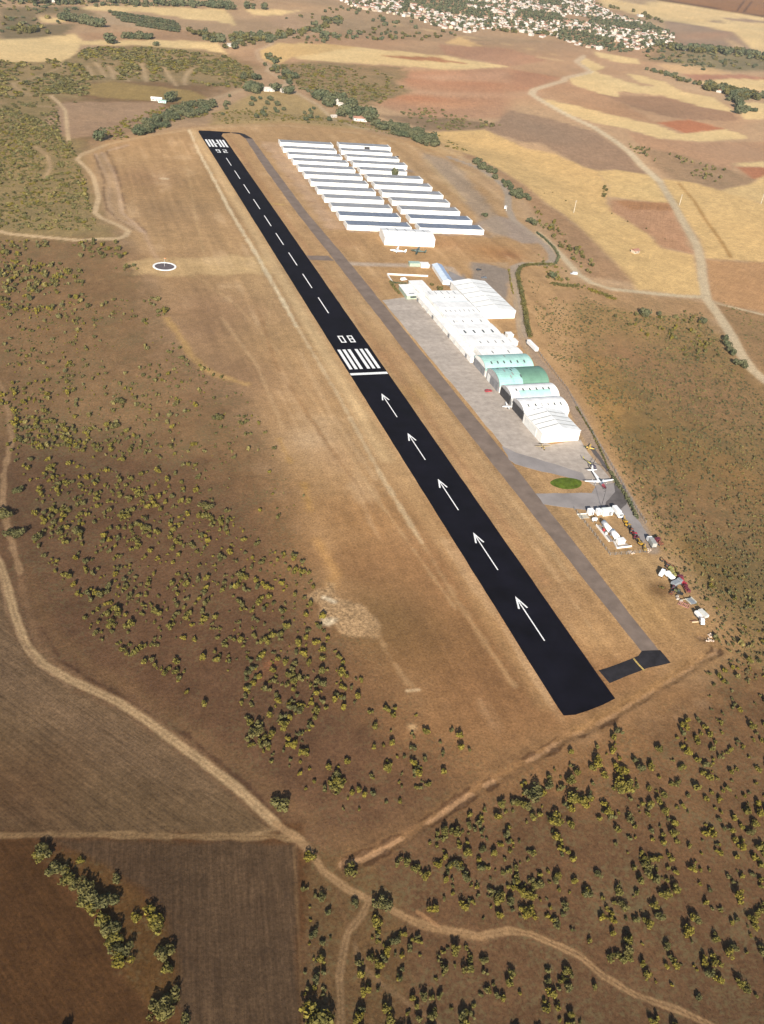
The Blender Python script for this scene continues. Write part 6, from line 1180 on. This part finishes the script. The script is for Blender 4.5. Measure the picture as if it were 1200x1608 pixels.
house(526, 164, 7, 7, 6, 1.5, 'narrow tall white cottage among the dark trees', .2, rm=m_rg); house(536, 166.5, 14, 7, 3.5, 1.5, 'low pale cottage right of the narrow tall one', -.4, rm=m_rg); house(565, 190, 18, 8, 4.2, 1.8, 'white cottage nearest the hangar rows among trees', -.1); house(524, 184, 8, 4, 2.4, .8, 'tiny pale hut beside the gully track', .2, rm=m_rg)
house(997, 397, 7, 5, 2.8, 1.4, 'lone field hut with reddish roof in the big wheat field', .3, wm=m_hc)
for i, (a, b_) in enumerate([(1116, 141), (1124, 143), (1130, 145), (1143, 146), (1110, 139)]): house(a, b_, 14, 9, 4.5, 1.8, ['pale house second in the far right hamlet', 'cream house third in the far right hamlet', 'white house fourth in the far right hamlet', 'pale house at the right end of the far hamlet', 'white house at the left end of the far hamlet'][i], .3 * i, wm=m_hc if i % 2 else m_hw, rm=m_rg if i % 2 else m_rt)
house(1068, 78, 26, 12, 5, 2, 'white farmhouse right of the far town', .1, rm=m_rg); house(1076, 79, 18, 10, 4, 2, 'smaller white farmhouse right of the far town', .2, rm=m_rg); house(1144, 81, 26, 12, 5, 2, 'far white farm at the upper right', .1, rm=m_rg); house(1005, 26, 18, 12, 6, 0, 'lone pale tower house above the far town', 0, flat=True, rm=m_rg)
house(84, 3, 40, 14, 6, 2, 'long pink roofed white farm building at the upper left', 0); house(98, 4, 20, 12, 5, 2, 'shorter white farm building at the upper left', 0); house(39, 48, 14, 9, 4, 1.5, 'small white house among trees at far left', .2); house(365, 73, 18, 9, 4, 1.2, 'grey white shed beside the far left river trees', .1, rm=m_rg); house(392, 58, 12, 8, 4, 1.5, 'small pale house by the far river trees', 0)

# ------------------------------------------------------------------ haze
b = MB(); b.box((1200, 3600, (H + 60 - 14) / 2), (15000, 12400, H + 60 + 14)); hm = bpy.data.materials.new('air'); hm.use_nodes = True; nt = hm.node_tree; nt.nodes.clear()
out = nt.nodes.new('ShaderNodeOutputMaterial'); pv = nt.nodes.new('ShaderNodeVolumePrincipled'); pv.inputs['Color'].default_value = (.90, .93, 1.0, 1); pv.inputs['Density'].default_value = 0.000038; pv.inputs['Anisotropy'].default_value = 0.2
nt.links.new(pv.outputs[0], out.inputs['Volume']); o = b.build('haze', hm); tag(o, 'thin pale air haze over the whole plain', 'haze', None, 'stuff')
